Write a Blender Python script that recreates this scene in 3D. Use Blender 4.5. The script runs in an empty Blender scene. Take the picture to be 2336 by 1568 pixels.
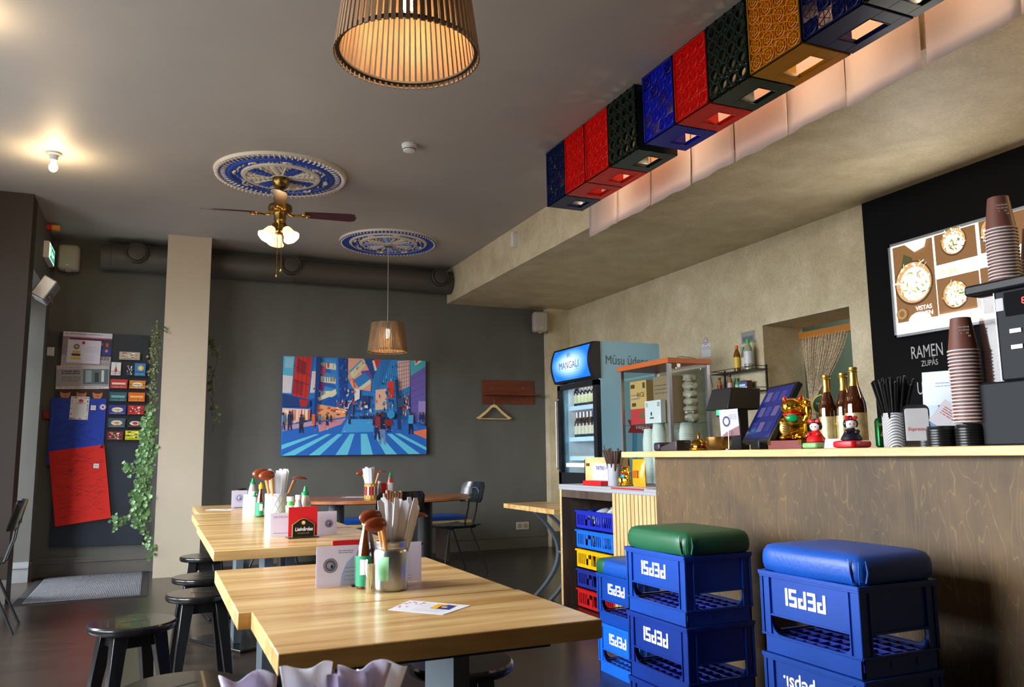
import bpy, bmesh, math, random
from mathutils import Vector, Matrix, Euler
random.seed(7)
pi=math.pi; R=math.radians
S=bpy.context.scene; C=S.collection
# ------------------------------------------------------------------ camera
H=1.12; YAW,PITCH,ROLL=0.41487836,0.13760155,-0.01279873; FPX=1840.0
fw=Vector((math.sin(YAW)*math.cos(PITCH),math.cos(YAW)*math.cos(PITCH),math.sin(PITCH)))
rt=Vector((math.cos(YAW),-math.sin(YAW),0)); up=rt.cross(fw)
r2=rt*math.cos(ROLL)+up*math.sin(ROLL); u2=-rt*math.sin(ROLL)+up*math.cos(ROLL)
cam=bpy.data.cameras.new('camera'); camo=bpy.data.objects.new('camera',cam); C.objects.link(camo)
camo.matrix_world=Matrix(((r2.x,u2.x,-fw.x,0),(r2.y,u2.y,-fw.y,0),(r2.z,u2.z,-fw.z,H),(0,0,0,1)))
cam.sensor_width=36; cam.lens=FPX/2336*36; cam.clip_start=.05
cam.dof.use_dof=True; cam.dof.focus_distance=4.0; cam.dof.aperture_fstop=11
S.camera=camo
# ------------------------------------------------------------------ world, sun-less overcast daylight, exposure
S.view_settings.view_transform='Standard'; S.view_settings.look='None'; S.view_settings.gamma=1
S.view_settings.use_curve_mapping=False; S.view_settings.exposure=0.0
W=bpy.data.worlds.new('overcast_sky'); S.world=W; W.use_nodes=True
wn=W.node_tree; bg=wn.nodes['Background']; tc=wn.nodes.new('ShaderNodeTexCoord'); sp=wn.nodes.new('ShaderNodeSeparateXYZ')
cr=wn.nodes.new('ShaderNodeValToRGB'); cr.color_ramp.elements[0].position=.45; cr.color_ramp.elements[0].color=(.14,.14,.14,1)
cr.color_ramp.elements[1].position=.56; cr.color_ramp.elements[1].color=(.90,.95,1.0,1)
mm=wn.nodes.new('ShaderNodeMath'); mm.operation='MULTIPLY_ADD'; mm.inputs[1].default_value=.5; mm.inputs[2].default_value=.5
wn.links.new(tc.outputs['Generated'],sp.inputs[0]); wn.links.new(sp.outputs['Z'],mm.inputs[0]); wn.links.new(mm.outputs[0],cr.inputs[0])
wn.links.new(cr.outputs[0],bg.inputs[0]); bg.inputs[1].default_value=29.0
S.cycles.max_bounces=8; S.cycles.diffuse_bounces=4; S.cycles.glossy_bounces=4; S.cycles.transmission_bounces=6; S.cycles.transparent_max_bounces=12
S.cycles.caustics_reflective=False; S.cycles.caustics_refractive=False; S.cycles.sample_clamp_indirect=4; S.cycles.use_denoising=True
# room planes
CZ=3.376; YB=9.2; XR=4.81; SZ=2.965; SX=3.19; XW=-2.2; XL=-1.04
WIN=[(1.7,4.0),(4.3,6.5)]
def lamp(name,kind,loc,power,col,size=.05,rot=None,sy=None,portal=False):
    l=bpy.data.lights.new(name,kind); l.energy=power; l.color=col
    if kind=='AREA':
        l.size=size
        if sy: l.shape='RECTANGLE'; l.size_y=sy
        if portal: l.cycles.is_portal=True
    else: l.shadow_soft_size=size
    o=bpy.data.objects.new(name,l); C.objects.link(o); o.location=loc
    if rot: o.rotation_euler=rot
    return o
for i,(a,b) in enumerate(WIN):
    lamp('window_portal','AREA',(XW-.02,(a+b)/2,1.75),1,(1,1,1),2.5,(0,-pi/2,0),b-a,True)
lamp('door_portal','AREA',(-1.74,8.45,1.4),1,(1,1,1),2.7,(0,-pi/2,0),.9,True)

lamp('bar_lamp','POINT',(3.8,.9,2.25),40,(1,.70,.36),.10)
# ------------------------------------------------------------------ helpers
def lin(h):
    if isinstance(h,str):
        h=h.lstrip('#'); c=[int(h[i:i+2],16)/255 for i in (0,2,4)]
    else: c=list(h)[:3]
    return tuple(x/12.92 if x<=.04045 else ((x+.055)/1.055)**2.4 for x in c)
MATS={}
def mat(name,col='#808080',rough=.5,metal=0.,spec=.5,noise=0.,nscale=20,bump=0.,bscale=200,trans=0.,emit=0.,ecol=None,alpha=1.,coat=0.,attr=False,ior=1.45,stretch=None,trl=0.,sub=0):
    if name in MATS: return MATS[name]
    m=bpy.data.materials.new(name); m.use_nodes=True; nt=m.node_tree; b=nt.nodes['Principled BSDF']
    c=lin(col); I=b.inputs
    I['Base Color'].default_value=(*c,1); I['Roughness'].default_value=rough; I['Metallic'].default_value=metal
    I['Specular IOR Level'].default_value=spec; I['IOR'].default_value=ior
    I['Transmission Weight'].default_value=trans; I['Alpha'].default_value=alpha; I['Coat Weight'].default_value=coat
    tcn=nt.nodes.new('ShaderNodeTexCoord'); mp=nt.nodes.new('ShaderNodeMapping'); nt.links.new(tcn.outputs['Object'],mp.inputs[0])
    if stretch: mp.inputs['Scale'].default_value=stretch
    src=None
    if attr:
        a=nt.nodes.new('ShaderNodeAttribute'); a.attribute_name='Col'; src=a.outputs['Color']; nt.links.new(src,I['Base Color'])
    n=nt.nodes.new('ShaderNodeTexNoise'); n.inputs['Scale'].default_value=nscale; n.inputs['Detail'].default_value=5
    nt.links.new(mp.outputs[0],n.inputs['Vector'])
    nz=noise if noise else .04
    if not attr:
        rp=nt.nodes.new('ShaderNodeValToRGB'); rp.color_ramp.elements[0].position=.3; rp.color_ramp.elements[1].position=.7
        rp.color_ramp.elements[0].color=(*[x*(1-nz) for x in c],1); rp.color_ramp.elements[1].color=(*[min(1,x*(1+nz)) for x in c],1)
        nt.links.new(n.outputs[0],rp.inputs[0]); nt.links.new(rp.outputs[0],I['Base Color']); src=rp.outputs[0]
    if bump:
        n2=nt.nodes.new('ShaderNodeTexNoise'); n2.inputs['Scale'].default_value=bscale; n2.inputs['Detail'].default_value=3
        nt.links.new(mp.outputs[0],n2.inputs['Vector'])
        bp=nt.nodes.new('ShaderNodeBump'); bp.inputs['Strength'].default_value=bump; bp.inputs['Distance'].default_value=.002
        nt.links.new(n2.outputs[0],bp.inputs['Height']); nt.links.new(bp.outputs[0],I['Normal'])
    if emit:
        I['Emission Strength'].default_value=emit
        if attr: nt.links.new(src,I['Emission Color'])
        else: I['Emission Color'].default_value=(*lin(ecol or col),1)
    if trl:
        out=nt.nodes['Material Output']; t=nt.nodes.new('ShaderNodeBsdfTranslucent'); mx=nt.nodes.new('ShaderNodeMixShader')
        mx.inputs[0].default_value=trl; nt.links.new(src,t.inputs[0]); nt.links.new(b.outputs[0],mx.inputs[1]); nt.links.new(t.outputs[0],mx.inputs[2]); nt.links.new(mx.outputs[0],out.inputs[0])
    MATS[name]=m; return m
def thinglass(name,tint=(.93,.97,.96),refl=.08):
    if name in MATS: return MATS[name]
    m=bpy.data.materials.new(name); m.use_nodes=True; nt=m.node_tree; nt.nodes.remove(nt.nodes['Principled BSDF'])
    out=nt.nodes['Material Output']; t=nt.nodes.new('ShaderNodeBsdfTransparent'); t.inputs[0].default_value=(*tint,1)
    g=nt.nodes.new('ShaderNodeBsdfGlossy'); g.inputs['Roughness'].default_value=.02
    f=nt.nodes.new('ShaderNodeFresnel'); f.inputs[0].default_value=1.5
    ad=nt.nodes.new('ShaderNodeMath'); ad.operation='ADD'; ad.inputs[1].default_value=refl-.04; nt.links.new(f.outputs[0],ad.inputs[0])
    mx=nt.nodes.new('ShaderNodeMixShader'); gm=nt.nodes.new('ShaderNodeNewGeometry'); iv=nt.nodes.new('ShaderNodeMath'); iv.operation='SUBTRACT'; iv.inputs[0].default_value=1; nt.links.new(gm.outputs['Backfacing'],iv.inputs[1]); mu=nt.nodes.new('ShaderNodeMath'); mu.operation='MULTIPLY'; mu.use_clamp=True; nt.links.new(ad.outputs[0],mu.inputs[0]); nt.links.new(iv.outputs[0],mu.inputs[1]); nt.links.new(mu.outputs[0],mx.inputs[0]); nt.links.new(t.outputs[0],mx.inputs[1]); nt.links.new(g.outputs[0],mx.inputs[2]); nt.links.new(mx.outputs[0],out.inputs[0])
    MATS[name]=m; return m
class MB:
    def __init__(s): s.bm=bmesh.new(); s.cl=s.bm.loops.layers.float_color.new('Col'); s.c=(1,1,1,1); s.xf=None
    def col(s,h): s.c=(*lin(h),1); return s
    def v(s,p):
        p=Vector(p)
        if s.xf is not None: p=s.xf@p
        return s.bm.verts.new(p)
    def f(s,vs):
        try: f=s.bm.faces.new(vs)
        except ValueError: return None
        for l in f.loops: l[s.cl]=s.c
        return f
    def poly(s,pts): return s.f([s.v(p) for p in pts])
    def box(s,x0,x1,y0,y1,z0,z1):
        v=[s.v((x,y,z)) for z in (z0,z1) for y in (y0,y1) for x in (x0,x1)]
        for q in ((0,2,3,1),(4,5,7,6),(0,1,5,4),(2,6,7,3),(0,4,6,2),(1,3,7,5)): s.f([v[i] for i in q])
        return s
    def obox(s,c,sz,rot=(0,0,0)):
        old=s.xf; m=Matrix.Translation(c)@Euler(rot).to_matrix().to_4x4(); s.xf=m if old is None else old@m
        a,b,d=[k/2 for k in sz]; s.box(-a,a,-b,b,-d,d); s.xf=old; return s
    def loft(s,rings,cap=True,closed=False):
        vr=[[s.v(p) for p in r] for r in rings]; n=len(vr[0])
        for a,b in zip(vr,vr[1:]+([vr[0]] if closed else [])):
            for i in range(n): s.f([a[i],a[(i+1)%n],b[(i+1)%n],b[i]])
        if cap and not closed:
            s.f(vr[0][::-1]); s.f(vr[-1])
        return s
    def lathe(s,prof,c=(0,0,0),n=24,cap=True,rot=None,sx=1,sy=1):
        old=s.xf; m=Matrix.Translation(c)
        if rot: m=m@Euler(rot).to_matrix().to_4x4()
        s.xf=m if old is None else old@m
        s.loft([[(r*math.cos(2*pi*i/n)*sx,r*math.sin(2*pi*i/n)*sy,z) for i in range(n)] for r,z in [(max(r,1e-4),z) for r,z in prof]],cap)
        s.xf=old; return s
    def tube(s,path,r,n=8,cap=True,closed=False):
        P=[Vector(p) for p in path]; rs=r if isinstance(r,(list,tuple)) else [r]*len(P); rings=[]; nrm=None
        for i,p in enumerate(P):
            if closed: t=(P[(i+1)%len(P)]-P[i-1]).normalized()
            else: t=((P[min(i+1,len(P)-1)]-P[max(i-1,0)])).normalized()
            if nrm is None: nrm=t.orthogonal().normalized()
            nrm=(nrm-t*nrm.dot(t)); nrm=nrm.normalized() if nrm.length>1e-6 else t.orthogonal().normalized()
            b=t.cross(nrm)
            rings.append([p+(nrm*math.cos(2*pi*k/n)+b*math.sin(2*pi*k/n))*rs[i] for k in range(n)])
        return s.loft(rings,cap,closed)
    def ell(s,c,rad,n=16,m=10,e1=1.,e2=1.,rot=None):
        old=s.xf; M=Matrix.Translation(c)
        if rot: M=M@Euler(rot).to_matrix().to_4x4()
        s.xf=M if old is None else old@M
        sp=lambda a,e: math.copysign(abs(a)**e,a)
        rg=[]
        for j in range(m+1):
            t=-pi/2+pi*j/m; t=max(-pi/2+1e-3,min(pi/2-1e-3,t))
            rg.append([(rad[0]*sp(math.cos(t),e1)*sp(math.cos(2*pi*i/n),e2),rad[1]*sp(math.cos(t),e1)*sp(math.sin(2*pi*i/n),e2),rad[2]*sp(math.sin(t),e1)) for i in range(n)])
        s.loft(rg); s.xf=old; return s
    def prism(s,pts,z0,z1):
        return s.loft([[(x,y,z0) for x,y in pts],[(x,y,z1) for x,y in pts]])
    def sweepring(s,R0,r,c=(0,0,0),n=24,k=6,rot=None):
        old=s.xf; M=Matrix.Translation(c)
        if rot: M=M@Euler(rot).to_matrix().to_4x4()
        s.xf=M if old is None else old@M
        s.tube([(R0*math.cos(2*pi*i/n),R0*math.sin(2*pi*i/n),0) for i in range(n)],r,k,closed=True); s.xf=old; return s
    def done(s,name,m,parent=None,loc=None,rot=None,smooth=True,bevel=0,bseg=2,recalc=True):
        if recalc: bmesh.ops.recalc_face_normals(s.bm,faces=s.bm.faces[:])
        me=bpy.data.meshes.new(name); s.bm.to_mesh(me); s.bm.free()
        if smooth:
            me.shade_smooth(); me.set_sharp_from_angle(angle=R(38))
        me.materials.append(m); o=bpy.data.objects.new(name,me); C.objects.link(o)
        if parent: o.parent=parent
        if loc: o.location=loc
        if rot: o.rotation_euler=rot
        if bevel:
            b=o.modifiers.new('bevel','BEVEL'); b.width=bevel; b.segments=bseg; b.limit_method='ANGLE'
        return o
def tag(o,label,cat,group=None,kind=None):
    o['label']=label; o['category']=cat
    if group: o['group']=group
    if kind: o['kind']=kind
    return o
def thing(name,label,cat,loc=(0,0,0),rz=0,group=None):
    o=bpy.data.objects.new(name,None); o.empty_display_size=.05; C.objects.link(o); o.location=loc; o.rotation_euler=(0,0,rz)
    return tag(o,label,cat,group)
def struct(o): o['kind']='structure'; return o
def dup(src,loc,rot=None,label=None,group=None,scale=None):
    r=src.copy(); C.objects.link(r); r.location=loc
    if rot is not None: r.rotation_euler=rot if isinstance(rot,(tuple,list)) else (0,0,rot)
    if scale is not None: r.scale=(scale,)*3 if not isinstance(scale,(tuple,list)) else scale
    if label: r['label']=label
    if group: r['group']=group
    for ch in list(src.children):
        c=ch.copy(); C.objects.link(c); c.parent=r
        for g in ch.children:
            d=g.copy(); C.objects.link(d); d.parent=c
    return r
ROT={'ny':(pi/2,0,0),'nx':(pi/2,0,-pi/2),'up':(0,0,0)}
def text(name,s,size,m,loc,face='ny',parent=None,spin=0,ext=.0006,align='CENTER',offset=0,sx=1,shear=0,rot=None,spacing=1):
    cu=bpy.data.curves.new(name,'FONT'); cu.body=s; cu.size=size; cu.extrude=ext; cu.align_x=align; cu.align_y='CENTER'; cu.offset=offset; cu.shear=shear; cu.resolution_u=3; cu.space_character=spacing
    t=bpy.data.objects.new('tmp',cu); C.objects.link(t); dg=bpy.context.evaluated_depsgraph_get(); me=bpy.data.meshes.new_from_object(t.evaluated_get(dg)); C.objects.unlink(t); bpy.data.objects.remove(t)
    me.materials.clear(); me.materials.append(m); me.name=name
    o=bpy.data.objects.new(name,me); C.objects.link(o)
    o.matrix_local=Matrix.Translation(loc)@(Euler(rot or ROT[face]).to_matrix().to_4x4())@Matrix.Rotation(spin,4,'Z')@Matrix.Diagonal((sx,1,1,1))
    if parent: o.parent=parent
    return o
class Art:
    """flat artwork printed on a surface: origin o, unit axes U,V, normal N (right handed)"""
    def __init__(s,o,U,V,w,h,mb=None):
        s.o=Vector(o); s.U=Vector(U); s.V=Vector(V); s.N=s.U.cross(s.V).normalized(); s.w=w; s.h=h; s.mb=mb or MB(); s.k=1
    def pt(s,u,v): return s.o+s.U*(u*s.w)+s.V*(v*s.h)+s.N*(s.k*.00012+.0004)
    def poly(s,pts,c):
        s.mb.col(c); s.mb.poly([s.pt(*p) for p in pts]); s.k+=1; return s
    def rect(s,u0,v0,u1,v1,c): return s.poly([(u0,v0),(u1,v0),(u1,v1),(u0,v1)],c)
    def ellipse(s,u,v,ru,rv,c,n=20): return s.poly([(u+ru*math.cos(2*pi*i/n),v+rv*math.sin(2*pi*i/n)) for i in range(n)],c)
    def line(s,pts,wd,c):
        for a,b in zip(pts,pts[1:]):
            dx,dy=(b[0]-a[0])*s.w,(b[1]-a[1])*s.h; L=math.hypot(dx,dy) or 1; nx,ny=-dy/L*wd/2/s.w,dx/L*wd/2/s.h
            s.mb.col(c); s.mb.poly([s.pt(a[0]-nx,a[1]-ny),s.pt(b[0]-nx,b[1]-ny),s.pt(b[0]+nx,b[1]+ny),s.pt(a[0]+nx,a[1]+ny)])
        s.k+=1; return s
    def lines(s,u0,v0,u1,v1,n,c,wd=.0015,seed=0,jag=0):
        rr=random.Random(seed)
        for i in range(n):
            v=v1-(v1-v0)*(i+.5)/n; u=u0
            while u<u1:
                L=rr.uniform(.02,.10)*(u1-u0)*3; e=min(u+L,u1)
                s.line([(u,v+rr.uniform(-jag,jag)),((u+e)/2,v+rr.uniform(-jag,jag)),(e,v+rr.uniform(-jag,jag))],wd,c); s.k-=1; u=e+rr.uniform(.02,.06)*(u1-u0)
        s.k+=1; return s
# ------------------------------------------------------------------ materials
def wood(name,c1,c2,rough=.35,scale=1.,axis=0,coat=.0,contrast=1.,sc=(1,12,12),line=None,bands=6.0,detail=8):
    if name in MATS: return MATS[name]
    m=bpy.data.materials.new(name); m.use_nodes=True; nt=m.node_tree; b=nt.nodes['Principled BSDF']; L=nt.links.new
    tcn=nt.nodes.new('ShaderNodeTexCoord'); mp=nt.nodes.new('ShaderNodeMapping'); mp.inputs['Scale'].default_value=sc; L(tcn.outputs['Object'],mp.inputs[0])
    n=nt.nodes.new('ShaderNodeTexNoise'); n.inputs['Scale'].default_value=scale; n.inputs['Detail'].default_value=detail; n.inputs['Distortion'].default_value=.6; L(mp.outputs[0],n.inputs['Vector'])
    rp=nt.nodes.new('ShaderNodeValToRGB'); rp.color_ramp.elements[0].position=.5-.25/contrast; rp.color_ramp.elements[1].position=.5+.2/contrast
    rp.color_ramp.elements[0].color=(*lin(c1),1); rp.color_ramp.elements[1].color=(*lin(c2),1); L(n.outputs[0],rp.inputs[0])
    n2=nt.nodes.new('ShaderNodeTexNoise'); n2.inputs['Scale'].default_value=scale*8; n2.inputs['Detail'].default_value=4; L(mp.outputs[0],n2.inputs['Vector'])
    mx=nt.nodes.new('ShaderNodeMixRGB'); mx.blend_type='OVERLAY'; mx.inputs[0].default_value=.35; L(rp.outputs[0],mx.inputs[1]); L(n2.outputs[0],mx.inputs[2])
    out=mx.outputs[0]
    if line:
        # fine contour lines of rotary-cut plywood figure
        mp2=nt.nodes.new('ShaderNodeMapping'); mp2.inputs['Scale'].default_value=line[1]; L(tcn.outputs['Object'],mp2.inputs[0])
        n3=nt.nodes.new('ShaderNodeTexNoise'); n3.inputs['Scale'].default_value=1; n3.inputs['Detail'].default_value=2.5; n3.inputs['Distortion'].default_value=.35; L(mp2.outputs[0],n3.inputs['Vector'])
        m1=nt.nodes.new('ShaderNodeMath'); m1.operation='MULTIPLY'; m1.inputs[1].default_value=line[2]; L(n3.outputs[0],m1.inputs[0])
        m2=nt.nodes.new('ShaderNodeMath'); m2.operation='FRACT'; L(m1.outputs[0],m2.inputs[0])
        r3=nt.nodes.new('ShaderNodeValToRGB'); e=r3.color_ramp.elements; e[0].position=0; e[0].color=(0,0,0,1); e[1].position=1; e[1].color=(0,0,0,1)
        x=e.new(.42); x.color=(0,0,0,1); x=e.new(.5); x.color=(1,1,1,1); x=e.new(.56); x.color=(0,0,0,1); L(m2.outputs[0],r3.inputs[0])
        m4=nt.nodes.new('ShaderNodeMath'); m4.operation='MULTIPLY'; m4.inputs[1].default_value=line[3]; L(r3.outputs[0],m4.inputs[0])
        m5=nt.nodes.new('ShaderNodeMath'); m5.operation='MULTIPLY'; L(m4.outputs[0],m5.inputs[0]); L(n.outputs[0],m5.inputs[1])
        mx2=nt.nodes.new('ShaderNodeMixRGB'); mx2.inputs[2].default_value=(*lin(line[0]),1); L(m5.outputs[0],mx2.inputs[0]); L(out,mx2.inputs[1]); out=mx2.outputs[0]
    L(out,b.inputs['Base Color']); b.inputs['Roughness'].default_value=rough; b.inputs['Coat Weight'].default_value=coat; b.inputs['Coat Roughness'].default_value=.15
    bp=nt.nodes.new('ShaderNodeBump'); bp.inputs['Strength'].default_value=.15; bp.inputs['Distance'].default_value=.001; L(n2.outputs[0],bp.inputs['Height']); L(bp.outputs[0],b.inputs['Normal'])
    MATS[name]=m; return m
M_ceil=mat('ceiling_paint','#a3a09c',.6,noise=.03,nscale=3)
M_wallg=mat('grey_plaster','#5a5a56',.62,noise=.10,nscale=4,bump=.15,bscale=60,stretch=(1,1,.4))
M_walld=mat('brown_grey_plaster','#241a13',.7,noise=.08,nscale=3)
M_pillar=mat('beige_paint','#b6ab98',.5,noise=.02,nscale=3)
def stucco():
    m=bpy.data.materials.new('beige_stucco'); m.use_nodes=True; nt=m.node_tree; b=nt.nodes['Principled BSDF']; L=nt.links.new
    tcn=nt.nodes.new('ShaderNodeTexCoord'); n=nt.nodes.new('ShaderNodeTexNoise'); n.inputs['Scale'].default_value=3.4; n.inputs['Detail'].default_value=9; n.inputs['Roughness'].default_value=.68; n.inputs['Distortion'].default_value=.25
    L(tcn.outputs['Object'],n.inputs['Vector']); rp=nt.nodes.new('ShaderNodeValToRGB'); e=rp.color_ramp.elements
    e[0].position=.25; e[0].color=(*lin('#b0a182'),1); e[1].position=.78; e[1].color=(*lin('#dcd1b6'),1); x=e.new(.5); x.color=(*lin('#c6b99a'),1)
    L(n.outputs[0],rp.inputs[0]); n2=nt.nodes.new('ShaderNodeTexNoise'); n2.inputs['Scale'].default_value=60; n2.inputs['Detail'].default_value=4; L(tcn.outputs['Object'],n2.inputs['Vector'])
    mx=nt.nodes.new('ShaderNodeMixRGB'); mx.blend_type='OVERLAY'; mx.inputs[0].default_value=.3; L(rp.outputs[0],mx.inputs[1]); L(n2.outputs[0],mx.inputs[2]); L(mx.outputs[0],b.inputs['Base Color'])
    b.inputs['Roughness'].default_value=.55; bp=nt.nodes.new('ShaderNodeBump'); bp.inputs['Strength'].default_value=.2; bp.inputs['Distance'].default_value=.003; L(n.outputs[0],bp.inputs['Height']); L(bp.outputs[0],b.inputs['Normal'])
    MATS['stucco']=m; return m
M_stucco=stucco()
def floormat_():
    m=bpy.data.materials.new('dark_floor'); m.use_nodes=True; nt=m.node_tree; b=nt.nodes['Principled BSDF']; L=nt.links.new
    tcn=nt.nodes.new('ShaderNodeTexCoord'); mp=nt.nodes.new('ShaderNodeMapping'); mp.inputs['Scale'].default_value=(2,14,1); L(tcn.outputs['Object'],mp.inputs[0])
    n=nt.nodes.new('ShaderNodeTexNoise'); n.inputs['Scale'].default_value=1.2; n.inputs['Detail'].default_value=8; L(mp.outputs[0],n.inputs['Vector'])
    rp=nt.nodes.new('ShaderNodeValToRGB'); rp.color_ramp.elements[0].color=(*lin('#1e1915'),1); rp.color_ramp.elements[1].color=(*lin('#3a312b'),1); L(n.outputs[0],rp.inputs[0])
    L(rp.outputs[0],b.inputs['Base Color']); b.inputs['Roughness'].default_value=.26; b.inputs['Specular IOR Level'].default_value=.38
    MATS['floor']=m; return m
M_floor=floormat_()
M_base=mat('baseboard_grey','#5c5854',.45,noise=.05)
M_base_daylit=mat('baseboard_daylit','#8e9092',.45,noise=.05)  # baseboard grey with the doorway daylight put into the colour
M_table=wood('table_wood','#b5864a','#e2be82',.30,1.0,coat=.25,sc=(.8,11,11),contrast=1.7)
M_tabend=wood('wood_edge','#9a6a34','#c6934f',.4,1.5,sc=(2,12,30))
M_slab=wood('bar_slab','#bd965c','#dbbd88',.38,1.2,sc=(9,1.2,9))
M_ply=wood('stained_plywood','#30220f','#604828',.62,1.5,sc=(2.2,2.2,1.0),line=('#a68a5c',(10,10,1.8),15.0,.40),contrast=1.0,coat=.0,detail=4)
M_dkwood=wood('dark_wood','#33271f','#54443a',.5,1.5,sc=(8,8,1))
M_slat=wood('bamboo_slat','#b3935d','#d8bd8a',.5,1.4,sc=(14,14,1))
M_oval=wood('reddish_wood','#7b4220','#a3622f',.3,1.4,sc=(1,10,10),coat=.3)
M_pine=wood('pine','#c89a58','#e8c78d',.5,1.3,sc=(4,4,4))
M_rack=wood('mahogany','#4f1f10','#7a3319',.4,1.5,sc=(2,12,12))
M_black=mat('black_lacquer','#121213',.22,spec=.5,coat=.25,noise=.02)
M_blackm=mat('black_matt','#17171a',.5,bump=.05)
M_blkplastic=mat('black_plastic','#141519',.42,spec=.35)
M_charcoal=mat('charcoal_plastic','#14181e',.5,spec=.2)
M_steelg=mat('grey_painted_steel','#5a646c',.4,metal=.3)
M_steel=mat('brushed_steel','#b9bcc0',.28,metal=1.,bump=.05,bscale=300,stretch=(1,1,.05))
M_chrome=mat('chrome','#d8dade',.12,metal=1.)
M_alu=mat('aluminium','#a7aab0',.35,metal=.85)
M_brassd=mat('antique_brass','#8a713c',.28,metal=1.,noise=.2,nscale=8)
M_brass=mat('polished_brass','#c79a3c',.16,metal=1.,noise=.1)
M_gold=mat('gold_plating','#f2b832',.16,metal=1.,noise=.05)
M_goldf=mat('gold_foil','#c9a24c',.3,metal=.9)
M_white=mat('white_plastic','#dcdcdc',.4)
M_offw=mat('offwhite_speaker','#b3aaa0',.5)
M_paper=mat('white_paper','#f0f0f2',.7,trl=.4)
M_paint=mat('printed_paper',attr=True,rough=.55)
M_card=mat('translucent_card',attr=True,rough=.4,trl=.5)
M_gloss=mat('glossy_print',attr=True,rough=.22)
M_glow=mat('backlit_print',attr=True,rough=.5,emit=1.35)
M_glow1=mat('backlit_sign',attr=True,rough=.4,emit=1.3)
M_red=mat('red_plastic','#c01818',.35)
M_redn=mat('red_napkin','#c8141c',.75,noise=.05)
M_blue=mat('blue_crate_plastic','#0a3f9a',.36,noise=.08,nscale=6,bump=.05)
M_bluel=mat('light_blue_plastic','#1666d6',.36,noise=.05)
M_bluev=mat('blue_vinyl','#144da8',.38,noise=.06,nscale=8,bump=.35,bscale=90)
M_greenv=mat('green_vinyl','#1f5a3c',.36,noise=.06,nscale=8,bump=.2,bscale=60)
M_yellow=mat('yellow_plastic','#e8b000',.4)
M_dkblue=mat('dark_blue_plastic','#1b2a8c',.4)
M_glass=thinglass('clear_glass'); M_acr=mat('frosted_acrylic','#eceaf2',.3,trl=.3,alpha=.93)
M_jarg=mat('bottle_clear','#ffffff',.05,trans=1.,ior=1.3)
M_amber=mat('amber_glass','#3a1604',.06,coat=.6,noise=.02,spec=.8)
M_amberb=mat('amber_bottle_glass','#6a3208',.04,trans=.75,ior=1.4)
M_greenp=mat('green_cap','#12804c',.4)
M_brown=mat('brown_cup_paper','#6e4236',.5)
M_rim=mat('white_rim','#cfc8c8',.45)
M_spoon=mat('brown_spoon_wood','#7c3416',.35,noise=.15,nscale=10,coat=.3)
M_bulb=mat('lit_bulb','#ffe2b0',.5,emit=30,ecol='#ffd9a0')
M_bulbs=mat('lit_small_bulb','#ffe2b0',.5,emit=14,ecol='#ffe0ac')
M_leaf=mat('ivy_leaf','#6c8f5c',.45,noise=.35,nscale=12,trl=.25)
M_leafd=mat('dry_ivy_leaf','#5b6340',.6,noise=.3,nscale=12)
M_stem=mat('ivy_stem','#5a4a33',.7)
M_kblk=mat('chalkboard_black','#111113',.85,spec=.15,noise=.1,nscale=3)
M_chalk=mat('white_chalk','#b9b9b9',.9)
M_whitep=mat('white_print','#f2f2f4',.5)
M_darkp=mat('dark_print','#2b2f3a',.6)
M_navyp=mat('navy_print','#2a3a86',.6)
exec_parts=[]
# ================================================================== STRUCTURE
struct(MB().box(XW-.3,7.2,-2.6,9.6,-.1,0).done('floor',M_floor,smooth=False))
struct(MB().box(XW-.3,XR+.6,-2.6,7.95,CZ,CZ+.12).box(-1.75,XR+.6,7.95,9.4,CZ,CZ+.12).done('ceiling',M_ceil,smooth=False))
struct(MB().box(SX,XR,-2.5,YB,SZ,CZ).done('ceiling_soffit',M_stucco,smooth=False))
struct(MB().box(XW-.3,XR+.6,YB,YB+.2,0,CZ).done('wall_back',M_wallg,smooth=False))
b=MB(); ys=[-2.5]+[k for w_ in WIN for k in w_]+[7.7]
for i in range(0,len(ys),2): b.box(XW-.3,XW,ys[i],ys[i+1],0,CZ)
for a,c in WIN: b.box(XW-.3,XW,a,c,0,.55).box(XW-.3,XW,a,c,3.05,CZ)
struct(b.done('wall_left',M_wallg,smooth=False))
for i,(a,c) in enumerate(WIN):
    b=MB()
    for y in (a,(a+c)/2-.03,c-.06): b.box(XW-.18,XW-.1,y,y+.06,.55,3.05)
    for z in (.55,2.99,2.3): b.box(XW-.18,XW-.1,a,c,z,z+.06)
    struct(b.done('window_%d'%(i+1),M_white,smooth=False))
# vestibule pier, lintel and far jamb at the street door
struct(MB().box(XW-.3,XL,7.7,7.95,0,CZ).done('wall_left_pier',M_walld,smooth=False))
struct(MB().box(XL-.15,XL,7.95,8.95,2.78,CZ).box(-1.75,XL-.15,7.95,8.95,2.78,2.9).done('wall_left_lintel',M_wallg,smooth=False))
struct(MB().box(-1.75,XL,8.95,YB,0,CZ).done('wall_left_jamb',M_wallg,smooth=False))
b=MB()
for y in (7.97,8.9): b.box(-1.72,-1.66,y-.02,y+.05,0,2.78)
b.box(-1.72,-1.66,7.95,8.95,2.2,2.28).box(-1.72,-1.66,7.95,8.95,2.70,2.78).box(-1.72,-1.66,7.95,8.95,0,.12)
struct(b.done('door_1',M_white,smooth=False))
struct(MB().box(XW-.3,XR+.6,-2.7,-2.5,0,CZ).done('wall_front',M_wallg,smooth=False))
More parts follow.
